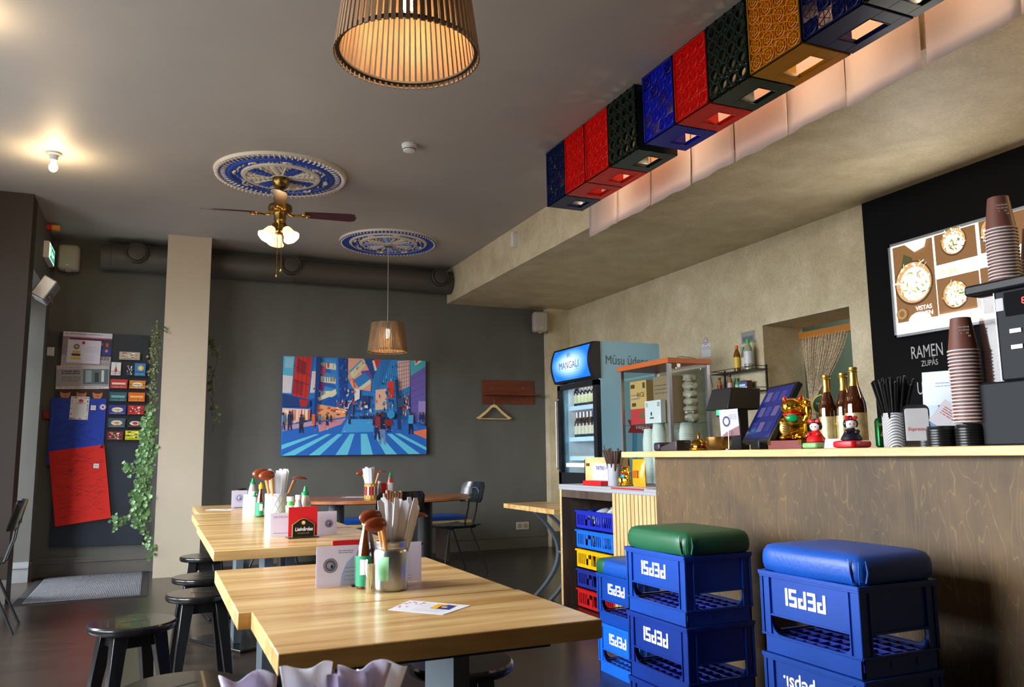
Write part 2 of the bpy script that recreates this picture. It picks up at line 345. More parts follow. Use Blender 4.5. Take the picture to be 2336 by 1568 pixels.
# right wall with service doorway
b=MB().box(XR,XR+.45,-2.5,4.52,0,CZ).box(XR,XR+.45,5.49,9.2,0,CZ).box(XR,XR+.45,4.52,5.49,2.215,CZ)
b.box(4.5,XR,9.08,YB,0,SZ)
struct(b.done('wall_right',M_stucco,smooth=False))
struct(MB().box(XR-.012,XR,-2.5,4.32,0,SZ).done('wall_right_chalkboard',M_kblk,smooth=False))
# kitchen beyond the doorway
def tiles():
    m=bpy.data.materials.new('green_tiles'); m.use_nodes=True; nt=m.node_tree; b=nt.nodes['Principled BSDF']; L=nt.links.new
    tcn=nt.nodes.new('ShaderNodeTexCoord'); mp=nt.nodes.new('ShaderNodeMapping'); mp.inputs['Rotation'].default_value=(pi/2,0,pi/2); L(tcn.outputs['Object'],mp.inputs[0])
    k=nt.nodes.new('ShaderNodeTexBrick'); k.offset=0; k.inputs['Scale'].default_value=1; k.inputs['Brick Width'].default_value=.2; k.inputs['Row Height'].default_value=.2; k.inputs['Mortar Size'].default_value=.004
    k.inputs['Color1'].default_value=(*lin('#7f9c86'),1); k.inputs['Color2'].default_value=(*lin('#86a48e'),1); k.inputs['Mortar'].default_value=(*lin('#4c5c52'),1); L(mp.outputs[0],k.inputs[0]); L(k.outputs[0],b.inputs['Base Color']); b.inputs['Roughness'].default_value=.3
    return m
struct(MB().box(7.0,7.2,3.2,8.6,0,CZ).done('wall_kitchen_right',tiles(),smooth=False))
struct(MB().box(XR+.45,7.0,8.4,8.6,0,CZ).box(XR+.45,7.0,3.2,3.4,0,CZ).box(XR+.45,7.0,3.4,8.4,CZ-.05,CZ).done('wall_kitchen_back',mat('kitchen_grey_green','#5c6e62',.5),smooth=False))
lamp('kitchen_lamp','AREA',(6.0,5.6,3.2),90,(1,.96,.88),.8,(0,0,0),.5)
# pillar
struct(MB().box(.03,.437,8.64,8.9,0,CZ).box(.027,.44,8.637,8.64,0,2.985).box(.027,.44,8.637,8.64,2.99,CZ).done('wall_pillar',M_pillar,smooth=False))
# baseboards
def baseb(name,x0,x1,y,m,left=False):
    b=MB().box(x0,x1,y-.02,y,0,.13).box(x0,x1,y-.028,y,.13,.15).box(x0,x1,y-.016,y,.15,.185)
    struct(b.done(name,m,smooth=False))
baseb('baseboard_back',-1.02,4.5,YB,M_base); baseb('baseboard_jamb',-1.6,XL,8.95,M_base_daylit); baseb('baseboard_pier',XW,XL,7.7,M_base); baseb('baseboard_corner',4.5,XR,9.08,M_base)
struct(MB().box(XL,XL+.02,8.95,YB,0,.18).done('baseboard_left',M_base,smooth=False))

# ================================================================== TABLES
def post(mb,x,y,z1): mb.box(x-.02,x+.02,y-.11,y+.11,.02,z1)
def square_table(name,label,x0,x1,y0,y1,posts,plate_rot,z=.75,th=.042,n=1):
    t=thing(name,label,'table',((x0+x1)/2,(y0+y1)/2,0),0,'pale wooden tables in the row')
    cx,cy=(x0+x1)/2,(y0+y1)/2
    b=MB().box(x0-cx,x1-cx,y0-cy,y1-cy,z-th,z); b.done('tabletop',M_table,t,bevel=.003)
    for px,py in posts:
        b=MB(); post(b,px-cx,py-cy,z-th-.01); b.done('post',M_steelg,t,smooth=False)
    b=MB().box(-.28,.28,-.28,.28,0,.018); b.done('base_plate',M_black,t,rot=(0,0,plate_rot),bevel=.004)
    MB().box(-.24,.24,-.2,.2,z-th-.012,z-th-.0005).done('top_bracket',M_blackm,t,smooth=False)
    return t
T1=square_table('square_table','nearest pale wooden table top in front of the metal jar',.231,.943,1.653,2.118,[(.69,2.0)],R(8))
T1b=square_table('square_table','pale wooden table top under the metal jar and soy bottle, joined to the nearest one',.2,.936,2.124,2.945,[(.45,2.6),(.66,2.6)],R(40))
T2=square_table('long_table','second pale wooden table under the red napkin holder and white cup',.234,.985,3.56,5.0,[(.62,4.2),(.52,4.2)],R(12))
T2b=square_table('long_table','pale wooden table under the soy bottle with the green label, behind the white cup',.245,.99,5.003,5.95,[(.66,5.4),(.5,5.4)],R(28))
T3=square_table('square_table','farthest pale wooden table end beside the beige pillar',.29,1.0,6.0,7.0,[(.65,6.5)],R(5))
T0=square_table('square_table','pale wooden table under the pile of white tissue napkins at the bottom edge',-.25,.55,.15,1.22,[(.15,.7)],0)
# oval table
t=thing('oval_table','reddish-brown oval table with black round legs before the grey wall','table',(1.95,7.5,0))
b=MB(); n=48
rg=[[(.86*k*math.cos(2*pi*i/n),.62*k*math.sin(2*pi*i/n),z) for i in range(n)] for k,z in ((.985,.715),(1,.722),(1,.742),(.99,.75))]
b.loft(rg).done('tabletop',M_oval,t)
for x in (-.42,.42):
    MB().lathe([(.075,.02),(.075,.70)],(x,0,0)).done('leg',M_steelg if x<0 else M_blackm,t)
    MB().lathe([(.28,0),(.28,.01),(.09,.03)],(x,0,0)).done('foot_disc',M_blackm,t)
MB().box(-.6,.6,-.05,.05,.695,.7145).done('underframe',M_blackm,t,smooth=False)
# narrow table with curved legs
t=thing('console_table','narrow light-wood table with curved grey metal legs beside the low counter','table',(3.12,6.25,0))
MB().box(-.25,.18,-.5,.5,.655,.695).done('tabletop',M_table,t,bevel=.003)
def arc(s,y): 
    pts=[]
    for i in range(15):
        a=i/14; pts.append((s*(.25-.21*math.sin(pi*a)**.9),y,.655*(1-a)))
    return pts
for y in (-.16,-.42):
    for s in (-1,1):
        P=arc(s,y); b=MB(); b.loft([[(x+dx,yy+dy,z) for dx,dy in ((-.014,-.022),(.014,-.022),(.014,.022),(-.014,.022))] for x,yy,z in P]); b.done('curved_leg',M_steelg,t)
MB().sweepring(.075,.012,(.02,-.2,.33),28).done('ring_brace',M_steelg,t)

# ================================================================== STOOLS
def make_stool(label,loc,rz):
    t=thing('round_stool',label,'stool',loc,rz,'black stools around the tables')
    b=MB(); b.lathe([(.166,.418),(.172,.424),(.175,.434),(.173,.444),(.166,.45)],n=40); b.done('seat',M_black,t)
    MB().obox((0,0,.4502),(.11,.012,.0012)).done('hand_slot',mat('slot_dark','#020202',.9),t,smooth=False)
    for a in range(4):
        ca,sa=math.cos(pi/4+a*pi/2),math.sin(pi/4+a*pi/2)
        b=MB(); r0,r1=.108,.180; w0,w1=.028,.017
        b.loft([[(ca*r+dx*w,sa*r+dy*w,z) for dx,dy in ((-1,-1),(1,-1),(1,1),(-1,1))] for r,w,z in ((r1,w1,0),((r0+r1)/2,.023,.22),(r0,w0,.4185))]); b.done('leg',M_black,t,bevel=.002)
    b=MB()
    for a in range(4):
        b.obox((math.cos(a*pi/2)*.082,math.sin(a*pi/2)*.082,.389),(.014,.15,.058),(0,0,a*pi/2))
    b.done('apron',M_black,t,smooth=False)
    return t
st=make_stool('nearest whole black round stool, standing alone left of the front table',(-.055,3.86,0),R(20))
for loc,rz,lb in (((.25,4.52,0),R(5),'black round stool right behind the nearest one, tucked by the table corner'),
    ((.29,5.14,0),R(0),'black round stool, third from the front along the left side of the tables'),
    ((.36,6.2,0),R(-8),'farthest black round stool, in front of the beige pillar'),
    ((.955,2.62,0),R(70),'black round stool under the right edge of the front table'),
    ((.1,2.72,0),R(30),'black round stool cropped by the bottom edge, left of the front table')):
    dup(st,loc,rz,lb)
# ================================================================== CHAIRS
def make_chair(label,loc,rz):
    t=thing('metal_frame_chair',label,'chair',loc,rz,'black chairs')
    # local: faces -y (back at +y)
    b=MB(); n=9
    rg=[]
    for j in range(7):
        v=j/6; y=-.19+.38*v
        rg.append([(-.2+.4*i/8,y,.452+.012*((i/4-1)**2)-.01*math.sin(pi*v)) for i in range(9)]+[(.2-.4*i/8,y,.440+.012*((1-i/4)**2)-.01*math.sin(pi*v)) for i in range(9)])
    b.loft(rg); b.done('seat',M_black,t)
    b=MB(); rg=[]
    for j in range(7):
        v=j/6; z=.66+.2*v; hw=.19 if 0<j<6 else .165
        rg.append([(-hw+2*hw*i/8,.20+.05*v-.045*(1-(i/4-1)**2)*-1+0,z) for i in range(9)]+[(hw-2*hw*i/8,.21+.05*v+.045*(1-(1-i/4)**2),z) for i in range(9)])
    b.loft(rg); b.done('backrest',M_black,t)
    for s in (-1,1):
        MB().tube([(s*.2,-.24,0),(s*.17,-.16,.42),(s*.17,-.1,.438),(s*.17,.15,.438)],.009).done('front_leg',M_blackm,t)
        MB().tube([(s*.19,.28,0),(s*.16,.1,.42)],.009).done('rear_leg',M_blackm,t)
        MB().tube([(s*.07,.12,.435),(s*.07,.19,.45),(s*.07,.235,.60),(s*.07,.25,.72)],.008).done('back_support',M_blackm,t)
    MB().tube([(-.17,-.12,.43),(.17,-.12,.43)],.008).tube([(-.17,.12,.43),(.17,.12,.43)],.008).done('cross_bar',M_blackm,t)
    MB().tube([(-.06,.262,.70)]+[(-.06*math.cos(pi*i/8),.268,.77+.035*math.sin(pi*i/8)) for i in range(9)]+[(.06,.262,.70)],.005).done('hand_hoop',M_steelg,t)
    return t
ch=make_chair('black metal-frame chair with its back to the room, at the oval table',(1.72,6.28,0),R(-172)+pi)
ch.location=(1.70,6.25,0); ch.rotation_euler=(0,0,R(183))
dup(ch,(2.7,7.62,0),R(-75),'black metal-frame chair seen from the side at the right end of the oval table')
dup(ch,(-1.09,6.52,0),R(-88),'black metal-frame chair cut off by the left edge of the picture')
dup(ch,(.95,7.35,0),R(75),'black metal-frame chair mostly hidden behind the condiments at the oval table')
# bench
t=thing('wall_bench','low bench with blue seat pad along the grey wall behind the oval table','bench',(2.2,8.62,0))
MB().box(-1.15,.99,-.22,.22,.40,.43).done('seat_board',M_pine,t,smooth=False)
MB().ell((-.08,0,.455),(1.06,.215,.028),n=32,m=8,e1=.3,e2=.15).done('seat_pad',M_bluev,t)
for x in (-1.0,0.72):
    b=MB(); b.box(x,x+.03,-.2,.2,0,.40); b.done('end_panel',M_dkwood,t,smooth=False)
# ================================================================== MAT
t=thing('door_mat','grey-blue ribbed door mat with dark rubber border by the entrance','door mat',(-.45,8.36,0))
MB().box(-.53,.44,-.83,.82,0,.006).done('border',M_blackm,t,smooth=False)
b=MB(); nx=90
rg=[]
def matm():
    m=mat('ribbed_carpet','#66686e',.95,spec=.1,noise=.15,nscale=40,bump=.6,bscale=120,stretch=(.2,1,1)); return m
b.box(-.46,.385,-.76,.75,.006,.009)
for i in range(60):
    x=-.455+i*.0139; b.box(x,x+.008,-.755,.745,.009,.0125)
b.done('ribbed_pile',matm(),t,smooth=False)

# ================================================================== PEPSI CRATES
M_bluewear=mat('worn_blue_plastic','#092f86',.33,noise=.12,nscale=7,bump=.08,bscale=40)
def crate_body(L=.40,Wd=.30,hh=.25):
    """local: x 0..Wd (depth), y -L..0 ; long face with logo at x=0"""
    b=MB(); t=.006
    def side(p0,d,n,L):  # p0 corner, d direction along, n inward normal
        p0=Vector(p0); d=Vector(d); n=Vector(n)
        def bx(a,e,z0,z1,o0=0,o1=t):
            A=p0+d*a+n*o0; B=p0+d*e+n*o1
            b.box(min(A.x,B.x),max(A.x,B.x),min(A.y,B.y),max(A.y,B.y),z0,z1)
        w=.042
        bx(.004,L-.004,.0,.05,.004,.012)            # bottom band
        bx(0,L,.052,.058,-.003,.008)                 # lip above band
        bx(w,L-w,.118,.236,.006,.012)                # logo panel
        bx(w,L-w,.113,.119,.0,.012)                  # panel lower rib
        for a in (0,L-w):
            bx(a+.001,a+w-.001,.05,.24,.004,.010)
            bx(a,a+.005,.05,.24,-.001,.010); bx(a+w-.005,a+w,.05,.24,-.001,.010)
        for sg in (1,-1):                             # rounded lower corners of the hand opening
            ce=w if sg>0 else L-w
            pts=[(ce-sg*.001,.055),(ce-sg*.001,.092)]+[(ce+sg*(.034-.034*math.cos(pi/2*q/6)),.092-.034*math.sin(pi/2*q/6)) for q in range(7)]+[(ce+sg*.034,.055)]
            b.loft([[p0+d*a_+n*o_+Vector((0,0,z_)) for a_,z_ in pts] for o_ in (.0045,.0102)])
        bx(-.003,L+.003,.236,.248,-.005,.009)        # top rim
        bx(-.001,L+.001,.229,.236,-.002,.009)
    side((0,-L,0),(0,1,0),(1,0,0),L); side((Wd,-L,0),(0,1,0),(-1,0,0),L); side((0,-L,0),(1,0,0),(0,1,0),Wd); side((0,0,0),(1,0,0),(0,-1,0),Wd)
    return b
def crate_grid(L=.40,Wd=.30):
    b=MB()
    for i in range(1,6): x=Wd*i/6; b.box(x-.0015,x+.0015,-L+.012,-.012,.02,.052)
    for j in range(1,9): y=-L*j/9; b.box(.012,Wd-.012,y-.0015,y+.0015,.02,.050)
    for i in range(6):
        for j in range(9):
            cx_,cy_=Wd*(i+.5)/6,-L*(j+.5)/9
            if (i+j)%2==0: b.obox((cx_,cy_,.03),(.055,.003,.02),(0,0,pi/4))
    return b
def make_crate(name,label,loc,m,L=.40,Wd=.30,logo='PEPSI',group='stacked blue drink crates',rz=0):
    t=thing(name,label,'crate',loc,rz,group)
    crate_body(L,Wd).done('frame',m,t,bevel=.0012,bseg=1)
    crate_grid(L,Wd).done('bottle_grid',M_dkblue if m is not M_bluel else m,t,smooth=False)
    if logo=='PEPSI':
        b=MB(); u=-.083; lw,sh=.033,.052; st=.0105
        for chx in 'PEPSI':
            w_=lw if chx!='I' else st
            bars={'P':((0,0,st,sh),(0,sh-st*.9,lw,sh),(lw-st,sh*.42,lw,sh),(st*1.4,sh*.42,lw,sh*.42+st*.8)),'E':((0,0,st,sh),(0,sh-st*.9,lw,sh),(0,0,lw,st*.9),(st,sh/2-st*.4,lw*.92,sh/2+st*.4)),'S':((0,sh-st*.9,lw,sh),(0,sh/2-st*.4,st,sh),(0,sh/2-st*.4,lw,sh/2+st*.5),(lw-st,0,lw,sh/2),(0,0,lw,st*.9)),'I':((0,0,st,sh),)}[chx]
            for kk,(a_,c_,d_,e_) in enumerate(bars): b.box(.0042-.00012*kk,.0061,-L*.47+u+a_,-L*.47+u+d_,.178+sh/2-e_,.178+sh/2-c_)
            u+=w_+.0055
        b.done('logo',M_whitep,t,smooth=False)
    elif logo:
        text('logo','pepsi.',.062,M_whitep,(.0050,-L*.36,.172),'nx',t,spin=pi,ext=.0008,offset=.0010,sx=.95)
        b=MB(); b.sweepring(.030,.0022,(0.005,-L*.70,.165),28,4,rot=(0,pi/2,0))
        pts=[]
        for i in range(13): a=-.35+i*(2.2/12); pts.append((.0048,-L*.70+.026*math.cos(a+pi),.165+.026*math.sin(a+pi)))
        b.poly(pts[::-1]); b.done('globe_mark',M_whitep,t,recalc=False)
    return t
p=.25
mc=make_crate
fA=(1.768,2.895)
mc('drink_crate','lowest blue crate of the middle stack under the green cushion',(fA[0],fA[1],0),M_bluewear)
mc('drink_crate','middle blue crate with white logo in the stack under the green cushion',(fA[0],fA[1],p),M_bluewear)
mc('drink_crate','top blue crate with white logo directly under the green cushion',(fA[0],fA[1],2*p),M_blue)
fB=(1.79,2.12)
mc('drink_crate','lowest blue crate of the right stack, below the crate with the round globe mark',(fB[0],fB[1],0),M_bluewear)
mc('drink_crate','blue crate with round globe mark and lower-case logo in the right stack',(fB[0],fB[1],p),M_blue,logo='new')
mc('drink_crate','top blue crate with white logo directly under the blue cushion',(fB[0],fB[1],2*p),M_blue)
fC=(2.178,3.868)
mc('drink_crate','bottom light-blue crate of the short stack behind the green-cushion stack',(fC[0],fC[1],0),M_bluel)
mc('drink_crate','upper blue crate of the short stack behind the green-cushion stack',(fC[0],fC[1],p),M_blue)
def cushion(label,loc,m,L=.41,Wd=.31,hh=.078,cat='cushion',m2=None,split=.0):
    t=thing('seat_cushion',label,cat,(loc[0]+Wd/2-.005,loc[1]-L/2+.005,loc[2]),0,'vinyl cushions on crate stools')
    def shell(x0,x1,y0,y1,mm,name):
        b=MB(); n=36; rg=[]
        prof=[(.94,0),(.985,.008),(1,.022),(1.0,.042),(.985,.056),(.94,.068),(.85,.075),(.6,.079),(.25,.081)]
        cx_,cy_=(x0+x1)/2,(y0+y1)/2; hx,hy=(x1-x0)/2,(y1-y0)/2
        sp=lambda a,e: math.copysign(abs(a)**e,a)
        for k,z in prof:
            e=.22 if k>.8 else .4
            rg.append([(cx_+hx*k*sp(math.cos(2*pi*i/n),e),cy_+hy*k*sp(math.sin(2*pi*i/n),e),z*hh/.081+.0015*math.sin(i*1.7)*(k>.9)) for i in range(n)])
        b.loft(rg); return b.done(name,mm,t)
    shell(-Wd/2,Wd/2,-L/2,L/2,m,'cover')
    # folded corner tuck
    b=MB(); b.tube([(-Wd/2+.002,-L/2+.035,.066*hh/.081),(-Wd/2-.001,-L/2+.03,.035),(-Wd/2+.004,-L/2+.028,.006)],[.002,.004,.003],6)
    b.tube([(-Wd/2+.03,-L/2+.001,.062*hh/.081),(-Wd/2+.034,-L/2-.001,.035),(-Wd/2+.03,-L/2+.004,.006)],[.002,.004,.003],6)
    b.tube([(-Wd/2+.01,-L/2+.008,.06*hh/.081),(-Wd/2+.007,-L/2+.006,.03),(-Wd/2+.012,-L/2+.01,.004)],[.001,.0025,.002],6); b.done('corner_tuck',m,t)
    if m2:
        b=MB(); 
        shell(-Wd/2-.0012,Wd/2+.0012,L/2-split,L/2+.0012,m2,'end_patch')
    return t
cushion('green vinyl cushion with folded corner on the middle crate stack',(fA[0],fA[1],3*p-.001),M_greenv,.42,.315,.088)
cushion('glossy blue vinyl cushion on the right crate stack',(fB[0],fB[1],3*p-.001),M_bluev,.415,.315,.088)
cushion('blue vinyl cushion with green end on the short crate stack behind',(fC[0],fC[1],2*p-.001),M_bluev,.41,.31,.078,m2=M_greenv,split=.1)

# ================================================================== BAR AND LOW COUNTER
t=thing('bar_counter','stained plywood bar front behind the crate stools','bar counter',(2.3,.5,0))
MB().box(0,.03,-2.6,2.96,0,1.10).done('front_panel',M_ply,t,smooth=False)
MB().box(.03,.6,2.93,2.96,0,1.10).done('end_panel',M_ply,t,smooth=False)
MB().box(-.012,0,-2.6,2.97,0,.09).done('kick_board',M_dkwood,t,smooth=False)
t=thing('worktop','long light-wood bar top slab','counter top',(2.25,.5,1.10))
MB().box(0,.62,-2.6,3.2,0,.03).done('slab',M_slab,t,bevel=.003)
for y,x in ((1.0,2.25),(-.1,2.25),(1.9,2.25),(2.55,2.25)):
    pass
t=thing('low_counter','low service counter with grey patterned edge and bamboo slat front','counter',(2.86,5.22,0))
MB().box(.0,.70,.37,.40,0,.855).done('end_panel',M_dkwood,t,smooth=False)
MB().box(-.001,.0,.37,.40,0,.855).done('end_edge',M_slab,t,smooth=False)
MB().box(.0,.03,-.38,.37,.80,.855).done('top_rail',M_dkwood,t,smooth=False)
MB().box(.67,.70,-1.0,.37,0,.855).done('back_panel',M_dkwood,t,smooth=False)
MB().box(.0,.70,-.41,-.39,0,.8549).done('divider',M_dkwood,t,smooth=False)
b=MB(); ys_=-.385; k=0
while ys_>-1.2:
    b.box(-.002-.004*(k%2),.01,ys_-.022,ys_-.0015,.05,.855); ys_-=.0235; k+=1
b.done('slat_front',M_slat,t,smooth=False)
def patt():
    m=bpy.data.materials.new('grey_lattice_laminate'); m.use_nodes=True; nt=m.node_tree; b=nt.nodes['Principled BSDF']; L=nt.links.new
    tcn=nt.nodes.new('ShaderNodeTexCoord'); v=nt.nodes.new('ShaderNodeTexVoronoi'); v.feature='DISTANCE_TO_EDGE'; v.inputs['Scale'].default_value=45; v.inputs['Randomness'].default_value=.15; L(tcn.outputs['Object'],v.inputs[0])
    r=nt.nodes.new('ShaderNodeValToRGB'); r.color_ramp.elements[0].color=(*lin('#6e7178'),1); r.color_ramp.elements[0].position=.02; r.color_ramp.elements[1].color=(*lin('#a6a8ad'),1); r.color_ramp.elements[1].position=.08; L(v.outputs['Distance'],r.inputs[0]); L(r.outputs[0],b.inputs['Base Color']); b.inputs['Roughness'].default_value=.4
    return m
MB().box(-.006,.72,-1.2,.402,.8555,.895).done('top_board',patt(),t,smooth=False)
# plastic baskets with cutlery
def make_basket(label,z,m,first=True):
    t=thing('plastic_basket',label,'basket',(2.93,5.5,z),0,'stacked plastic baskets in the low counter')
    b=MB(); Wd,L,h=.38,.56,.135
    b.box(0,Wd,-L,0,0,.006)
    def side(axis,pos,o):
        def bx(a,e,z0,z1,th=.006):
            s_=1 if o>0 else -1
            if axis=='x': b.box(min(pos,pos+s_*th),max(pos,pos+s_*th),-e,-a,z0,z1)
            else: b.box(a,e,min(pos,pos+s_*th),max(pos,pos+s_*th),z0,z1)
        LL=L if axis=='x' else Wd
        bx(0,LL,.0,.03); bx(0,LL,.105,h-.012); bx(-.0,LL,h-.012,h,.014)
        bx(.14,.25,.03,.075); bx(LL-.12,LL-.04,.03,.06)
        k=0; a=0
        while a<LL-.006:
            w=.012 if k%5 else .03
            bx(a,min(LL,a+w),.03,.105)
            a+=w+(.014 if not .14<a<.24 else .05); k+=1
    side('x',0,1); side('x',Wd,-1); side('y',0,-1); side('y',-L,1)
    b.box(-.012,0,-L-.012,.012,h-.012,h).box(-.012,Wd,0,.012,h-.012,h)
    b.done('basket_shell',m,t,smooth=False)
    return t
zz=[.0,.142,.284,.426,.568]
nm=[('red plastic basket at the bottom of the basket stack',M_red),('dark-blue plastic basket above the red one',M_dkblue),('yellow plastic basket in the middle of the stack',M_yellow),('light-blue plastic basket below the topmost one',M_bluel),('royal-blue plastic basket on top of the stack, filled with plastic bags',mat('royal_blue','#1726a8',.36))]
for z,(lb,m) in zip(zz,nm): make_basket(lb,z+.002,m)
M_bag=mat('clear_plastic_bag','#c9cdd2',.25,noise=.25,nscale=14,bump=.8,bscale=30,alpha=.85)
b=MB()
for i in range(9): b.ell((.06+.26*random.random(),-.06-.44*random.random(),.07+.05*random.random()),(.07,.08,.03),12,8,rot=(random.uniform(-.5,.5),random.uniform(-.5,.5),random.random()*3))
o=b.done('plastic_bag_pile',M_bag,loc=(2.93,5.5,.575)); tag(o,'crumpled clear and white plastic bags filling the top basket','plastic bags',kind='stuff')
b=MB()
for i in range(30):
    y=-.04-.48*random.random(); x=.03+.3*random.random(); b.obox((x,y,.06),(.012,.004,.10),(random.uniform(-.5,.5),random.uniform(-.3,.3),random.random()*3))
o=b.done('cutlery_pile',mat('white_cutlery','#c9d3dc',.35),loc=(2.93,5.5,.435)); tag(o,'white plastic cutlery in the light-blue basket','cutlery',kind='stuff')
# ================================================================== CEILING ITEMS
def medallion(name,label,cx,cy,r,theme):
    t=thing(name,label,'ceiling medallion',(cx,cy,CZ),0,'plaster ceiling medallions')
    m=mat('painted_plaster_relief',attr=True,rough=.5)
    cream,blue='#cfc8ba','#2747a8'
    b=MB(); n=72
    # concentric relief rings (z goes down)
    seg=[(1.0,0,cream),(.985,-.022,cream),(.93,-.026,cream if theme==0 else blue),(.92,-.02,cream if theme==0 else blue),(.80,-.018,blue),(.775,-.03,cream if theme else blue),(.74,-.03,cream if theme else blue),(.73,-.018,'#3a4c94'),(.60,-.018,blue),(.585,-.03,cream),(.53,-.032,cream),(.52,-.02,cream if theme==0 else blue),(.16,-.024,cream if theme==0 else blue),(.14,-.035,cream),(.001,-.036,cream)]
    prev=None
    for k,z,c in seg:
        ring=[b.v((r*k*math.cos(2*pi*i/n),r*k*math.sin(2*pi*i/n),z)) for i in range(n)]
        if prev:
            b.col(c)
            for i in range(n): b.f([prev[i],prev[(i+1)%n],ring[(i+1)%n],ring[i]])
        prev=ring
    b.done('disc',m,t)
    b=MB()
    if theme==0: b.col(cream)
    else: b.col(cream)
    for i in range(80):                                   # egg-and-dart beads
        a=2*pi*i/80; b.ell((r*.955*math.cos(a),r*.955*math.sin(a),-.026),(r*.03 if theme==0 else r*.016,r*.016,.012),6,5,rot=(0,0,a))
    if theme==0:
        for i in range(64):
            a=2*pi*(i+.5)/64; b.ell((r*.86*math.cos(a),r*.86*math.sin(a),-.02),(r*.045,r*.012,.010),6,4,rot=(0,0,a))
    b.done('bead_ring',m,t)
    b=MB(); rr=random.Random(3+theme)
    for i in range(70):                                   # garland scrolls in the blue band
        a=2*pi*i/70+rr.uniform(-.02,.02); k=.665+rr.uniform(-.045,.045); b.col(cream if (i//6)%2==0 else '#5b74bd')
        b.ell((r*k*math.cos(a),r*k*math.sin(a),-.02),(r*.022,r*.014,.010),6,4,rot=(0,0,a+rr.uniform(-1,1)))
    for i in range(8):                                    # bows
        a=2*pi*i/8; b.col(cream)
        for s in (-1,1): b.ell((r*.70*math.cos(a+s*.05),r*.70*math.sin(a+s*.05),-.026),(r*.05,r*.018,.012),8,5,rot=(0,0,a+pi/2+s*.5))
    b.done('garland',m,t)
    b=MB()
    for i in range(8):                                    # acanthus leaves in the centre
        a=2*pi*i/8+pi/8
        c=(blue if i%2==0 else cream) if theme==0 else ('#8fa2d8' if i%2 else cream)
        b.col(c)
        for j in range(5):
            k=.2+.07*j; w=r*(.07-.008*abs(j-2))
            b.ell((r*k*math.cos(a),r*k*math.sin(a),-.026),(r*.05,w,.012),8,5,rot=(0,0,a))
            for s in (-1,1): b.ell((r*(k+.03)*math.cos(a+s*.16/(k*2.2)),r*(k+.03)*math.sin(a+s*.16/(k*2.2)),-.024),(r*.035,r*.016,.010),6,4,rot=(0,0,a+s*.6))
        b.col(cream); b.tube([(r*.14*math.cos(a+pi/8),r*.14*math.sin(a+pi/8),-.03),(r*.5*math.cos(a+pi/8),r*.5*math.sin(a+pi/8),-.03)],.006,6)
        for j in range(7):
            k=.24+.04*j; q=a+pi/8+.09*math.sin(j*2.1); b.ell((r*k*math.cos(q),r*k*math.sin(q),-.024),(r*.018,r*.018,.010),6,4)
    b.done('leaf_relief',m,t)
    return t
medallion('ceiling_medallion','larger-looking cream and blue plaster medallion above the ceiling fan',.83,6.44,.515,0)
medallion('ceiling_medallion','blue-toned plaster medallion above the small hanging lamp',2.165,8.13,.51,1)
# fan
F0=(.83,6.44)
t=thing('ceiling_fan','brass ceiling fan with dark wooden blades and three lit glass shades','ceiling fan',(F0[0],F0[1],CZ-.036))
MB().lathe([(.068,0),(.07,-.02),(.062,-.05),(.045,-.075),(.018,-.088),(.018,-.09)]).done('canopy',M_brassd,t)
MB().lathe([(.011,-.085),(.011,-.20)]).done('rod',M_brassd,t)
MB().lathe([(.015,-.19),(.035,-.195),(.06,-.205),(.088,-.222),(.094,-.24),(.094,-.262),(.08,-.278),(.05,-.285),(.046,-.30),(.046,-.345),(.04,-.352),(.036,-.36),(.036,-.42),(.045,-.43),(.045,-.452),(.02,-.462)],n=32).done('motor_housing',M_brassd,t)
M_blade=wood('dark_fan_blade','#2c120c','#54241a',.3,2,sc=(2,14,14),coat=.3)
blade=None
for i,(a,sc) in enumerate(((R(5),1),(R(149+5),1),(R(-112),1),(R(75),1))):
    pass
angs=[math.atan2(6.394-6.44,1.417-.83),math.atan2(6.768-6.44,.29-.83),math.atan2(6.04-6.44,.69-.83),math.atan2(6.9-6.44,1.0-.83)]
angs=[R(-8+90*k) for k in range(4)]
for a in angs:
    h=bpy.data.objects.new('blade_arm_tmp',None)
    b=MB(); b.xf=Matrix.Rotation(a,4,'Z')@Matrix.Translation((0,0,-.285))@Matrix.Rotation(R(-14),4,'X')
    pts=[(.19,-.042),(.55,-.058),(.585,-.045),(.60,0),(.585,.045),(.55,.058),(.19,.042)]
    b.prism(pts,-.004,.004); bl=b.done('blade',M_blade,t,bevel=.001)
    b=MB(); b.xf=Matrix.Rotation(a,4,'Z')@Matrix.Translation((0,0,-.285))
    b.tube([(.05,0,.01),(.09,0,-.012),(.13,0,-.012),(.165,0,-.006)],.008); b.sweepring(.033,.006,(.195,0,-.010),20,6); b.ell((.195,0,-.008),(.018,.018,.005),10,6); b.done('blade_bracket',M_brass,t)
M_shade=mat('lit_frosted_glass','#fff1d8',.35,trl=.6,emit=1.2,ecol='#ffd9a6')
